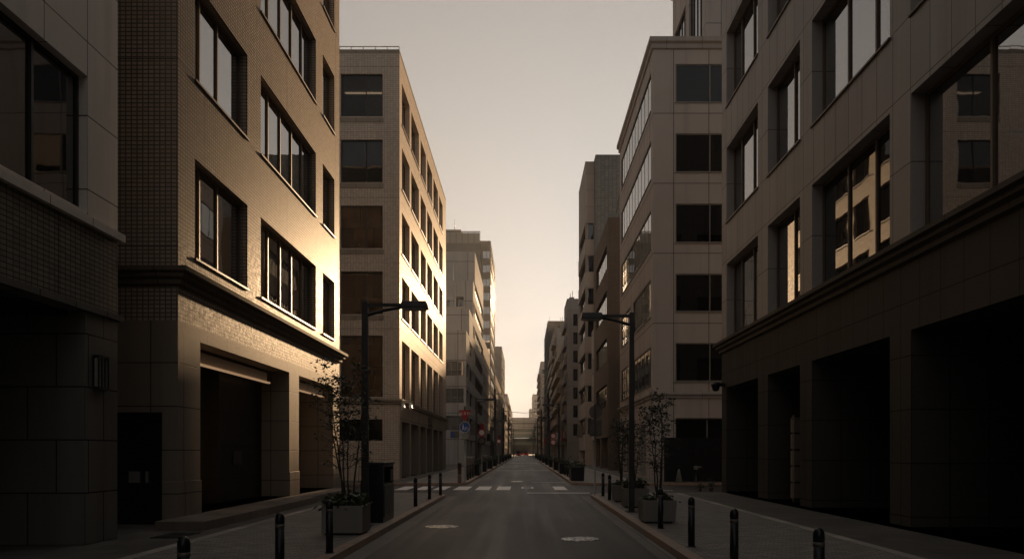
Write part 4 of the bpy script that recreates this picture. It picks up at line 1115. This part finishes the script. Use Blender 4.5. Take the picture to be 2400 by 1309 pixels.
# utility poles and overhead lines
def upole(x,y,h,label):
    r=thing('utility_pole',label,'utility pole',(x,y,.12),'utility poles along the street')
    MB().tube([(x,y,.12),(x,y,h)],[.17,.11],10).build('pole',M['lampgrey'],r)
    MB().box(x-.9,x+.9,y-.05,y+.05,h-.7,h-.6).build('crossarm',M['steel'],r)
    q=MB()
    for k in (-.8,-.4,.4,.8): q.lathe(x+k,y,[(.04,h-.6),(.05,h-.5),(.03,h-.42)],8)
    q.build('insulators',M['signback'],r)
    if int(y)%2: MB().lathe(x+.35,y,[(.2,h-2.2),(.22,h-2.1),(.22,h-1.4),(.2,h-1.3)],12).build('transformer',M['steel'],r)
ups=[(-3.6,99,9.5),(-3.6,141,9.5),(-3.6,183,9.6),(-3.6,226,9.6),(-3.6,270,9.6),(3.2,105,9.4),(3.2,147,9.5),(3.2,190,9.6),(3.2,232,9.6),(3.2,275,9.5)]
for k,(x,y,h) in enumerate(ups): upole(x,y,h,NUM[k%5]+' utility pole with crossarm along the '+('left' if x<0 else 'right')+' kerb')
for k,y in enumerate((141,183,226,270)):
    o=MB().tube([(-3.6,y,8.9),(-1.6,y,8.65),(0,y,8.55),(1.5,y,8.65),(3.2,y+5,8.9)],.035,5).build('overhead_cable',M['wire'],loc=(0,y,8.9)); tag(o,NUM[k]+' black cable strung across the street between utility poles','cable','overhead cables')
for sx,x in ((-1,-3.6),(1,3.2)):
    pth=[]; ys=[99,141,183,226,270] if sx<0 else [105,147,190,232,275]
    for a,b in zip(ys,ys[1:]):
        for t in (0,.25,.5,.75): pth.append((x+sx*.4,a+(b-a)*t,9.0-2.4*t*(1-t)))
    o=MB().tube(pth,.04,5).build('overhead_cable',M['wire'],loc=(x,ys[0],9)); tag(o,'long sagging cable running along the '+('left' if sx<0 else 'right')+' row of utility poles','cable','overhead cables')

# hoarding, cone, post and pots in the side street
h=thing('black_hoarding','tall black hoarding closing the side street in front of the rose grey building','fence',(9,42.4,.12))
for k in range(4): MB().box(7.5+1.5*k,8.97+1.5*k,42.3,42.36,.15,2.48).build('panel',M['blackpaint'],h)
for k in range(5): MB().box(7.46+1.5*k,7.52+1.5*k,42.37,42.45,.12,2.5).build('post',M['frameD'],h)
c=thing('traffic_cone','pale slender traffic cone with a dark top before the black hoarding','cone',(8.05,41.4,.12))
MB().lathe(8.05,41.4,[(.19,.15),(.05,.8),(.045,.82)],16).build('cone',M['cone'],c); MB().tbox(8.05,41.4,.12,.15,.44,.44,.42,.42).build('base',M['rubber'],c); MB().lathe(8.05,41.4,[(.055,.82),(.05,.95),(.09,1.0),(.08,1.05)],12).build('cap',M['rubber'],c)
c=thing('meter_post','thin dark post with a pale head before the black hoarding','post',(8.9,41.3,.12))
MB().tube([(8.9,41.3,.12),(8.9,41.3,.8)],.05,10).build('post',M['frameD'],c); MB().box(8.82,9.0,41.22,41.4,.8,1.0).build('head',M['steel'],c); MB().box(9.0,9.2,41.26,41.36,.9,.97).build('arm',M['steel'],c)
def pot(x,y,s,label,seed):
    r=thing('potted_plant',label,'plant',(x,y,.12),'pots by the corner of the granite building'); rng=random.Random(seed)
    MB().lathe(x,y,[(.1*s,.12),(.15*s,.12+.2*s),(.16*s,.12+.22*s)],14).build('pot',M['frameG'],r)
    lf=MB()
    for k in range(160): leafquad(lf,(x+rng.gauss(0,.12*s),y+rng.gauss(0,.12*s),.12+.24*s+abs(rng.gauss(0,.18*s))),.1*s,rng)
    lf.build('foliage',M['leaf'],r)
pot(7.15,32.35,.6,'small low potted plant with dark leaves, left of the pair by the granite corner',1); pot(7.62,32.45,.75,'taller potted plant with dark leaves, right of the pair by the granite corner',2)
rail=thing('hand_rail','thin bent metal rail behind the litter bin by the side street','rail',(-7.2,41.4,.12))
MB().tube([(-8.6,41.5,.12),(-8.6,41.5,.95),(-7.3,41.5,.95),(-7.3,41.5,.12)],.03,8).build('bar',M['frameD'],rail)

# utility cabinets by far left corner, parked cars far down the street
def cabinet(x,y,label):
    r=thing('utility_cabinet',label,'cabinet',(x,y,.12)); MB().tbox(x,y,.12,1.35,.5,.9,.48,.88).build('body',M['frameG'],r,bevel=.01)
    MB().tbox(x,y,1.352,1.4,.54,.94,.5,.9).build('lid',M['steel'],r); MB().box(x-.2,x+.2,y-.47,y-.452,.3,1.2).build('door',M['signback'],r)
cabinet(-3.5,51.9,'grey utility cabinet among the bollards beyond the stop sign, left'); cabinet(-3.5,71,'grey utility cabinet further along the left kerb past the round signs')
def make_car(loc,label,mat,group='vehicles at the far end of the road',van=False):
    x,y,z=loc; r=thing('parked_car',label,'car',loc,group)
    W=1.7; L=4.2; H=1.9 if van else 1.45
    prof=[(0,.35),(0,.95),(.25,1.0 if not van else 1.4),(.7 if not van else .3,H),(2.6 if not van else 3.4,H),(3.3 if not van else 3.9,.95),(4.2,.85),(4.2,.35)]
    b=MB()
    def sect(k): 
        dy,dz=prof[k]; ins=.16 if dz>1.1 else 0
        return [(x-W/2+ins,y+dy,z+dz),(x+W/2-ins,y+dy,z+dz)]
    n=len(prof)
    for k in range(n):
        a,c=sect(k),sect((k+1)%n); b.face([a[0],a[1],c[1],c[0]])
    b.face([sect(k)[0] for k in range(n)],(-1,0,0)); b.face([sect(k)[1] for k in range(n)],(1,0,0))
    bo=b.build('body',M[mat],r)
    MB().face([(x-W/2+.22,y+.28,z+1.08),(x+W/2-.22,y+.28,z+1.08),(x+W/2-.26,y+(.58 if not van else .26),z+H-.1),(x-W/2+.26,y+(.58 if not van else .26),z+H-.1)]) if False else None
    MB().box(x-W/2+.22,x+W/2-.22,y+.2 if van else y+.3,y+.32 if van else y+.42,z+1.08,z+H-.14).build('rear_window',M['glassD'],r)
    for sx in (-1,1):
        xx=x+sx*(W/2-.16); a,c=sorted((xx-.1,xx+.1)); MB().box(a,c,y-.02,y+.03,z+.68,z+.85).build('tail_lamp',M['tail'],r)
        for wy in (.8,3.35): 
            q=MB(); xa=x+sx*W/2; q.tube([(xa-sx*.2,y+wy,z+.31),(xa+sx*.01,y+wy,z+.31)],.31,14).build('wheel',M['rubber'],r)
    return r
make_car((-1.3,318,0),'small dark car with lit tail lamps under the elevated road, left lane','carpaint')
make_car((.7,300,0),'red van with lit tail lamps at the far end, middle of the road','carred',van=True)
make_car((1.1,338,0),'white car with lit tail lamps at the far end, right lane','carwhite')
make_car((-1.9,262,0),'dark van stopped at the far left kerb','carpaint',van=True)

# ------------------------------------------------------------------ haze
hz=MB().box(-150,150,-60,1000,-1.2,75).build('haze',M['conc']); hz['kind']='stuff'
hm=bpy.data.materials.new('warm_haze'); hm.use_nodes=True
nt=hm.node_tree; nt.nodes.remove(nt.nodes['Principled BSDF'])
pv=nt.nodes.new('ShaderNodeVolumePrincipled'); pv.inputs['Color'].default_value=(.93,.9,.86,1); pv.inputs['Density'].default_value=.00025; pv.inputs['Anisotropy'].default_value=.35
nt.links.new(pv.outputs[0],nt.nodes['Material Output'].inputs['Volume'])
hz.data.materials[0]=hm
# ------------------------------------------------------------------ camera, sun, sky
cam=bpy.data.cameras.new('camera'); co=bpy.data.objects.new('camera',cam); COL.objects.link(co)
co.location=(0,0,EYE); co.rotation_euler=(R(90),0,0)
cam.sensor_width=36; cam.lens=36*F/2400; cam.shift_x=-(VX-1200)/2400; cam.shift_y=(VY-654.5)/2400
cam.clip_end=6000; cam.clip_start=.1
S.camera=co
AZ, EL = R(7.0), R(10.7)
sd=bpy.data.lights.new('sun','SUN'); so=bpy.data.objects.new('sun',sd); COL.objects.link(so)
sd.energy=5.0; sd.angle=R(.6); sd.color=(1,.69,.41)
d=Vector((math.sin(AZ)*math.cos(EL),math.cos(AZ)*math.cos(EL),math.sin(EL)))
so.rotation_euler=(-d).to_track_quat('-Z','Y').to_euler(); so.location=(40,300,90)
W=bpy.data.worlds.new('World'); S.world=W; W.use_nodes=True
wt=W.node_tree; bg=wt.nodes['Background']
sky=wt.nodes.new('ShaderNodeTexSky'); sky.sky_type='NISHITA'; sky.sun_disc=False
sky.sun_elevation=EL; sky.sun_rotation=AZ; sky.altitude=50; sky.air_density=1.2; sky.dust_density=4.0; sky.ozone_density=1.0
hs=wt.nodes.new('ShaderNodeHueSaturation'); hs.inputs['Saturation'].default_value=.42; wt.links.new(sky.outputs[0],hs.inputs['Color'])
mx=wt.nodes.new('ShaderNodeMix'); mx.data_type='RGBA'; mx.blend_type='MULTIPLY'; mx.inputs[0].default_value=1; mx.inputs[7].default_value=(1,.955,.915,1)
gm=wt.nodes.new('ShaderNodeGamma'); gm.inputs['Gamma'].default_value=.325; wt.links.new(hs.outputs[0],gm.inputs['Color']); wt.links.new(gm.outputs[0],mx.inputs[6]); wt.links.new(mx.outputs[2],bg.inputs['Color'])
bg.inputs['Strength'].default_value=.069
vs=S.view_settings; S.display_settings.display_device='sRGB'
vs.view_transform='Standard'; vs.look='None'; vs.exposure=1.55; vs.gamma=1; vs.use_curve_mapping=False
S.cycles.max_bounces=6; S.cycles.diffuse_bounces=3; S.cycles.glossy_bounces=4; S.cycles.transparent_max_bounces=8; S.cycles.sample_clamp_indirect=6
S.cycles.use_denoising=True
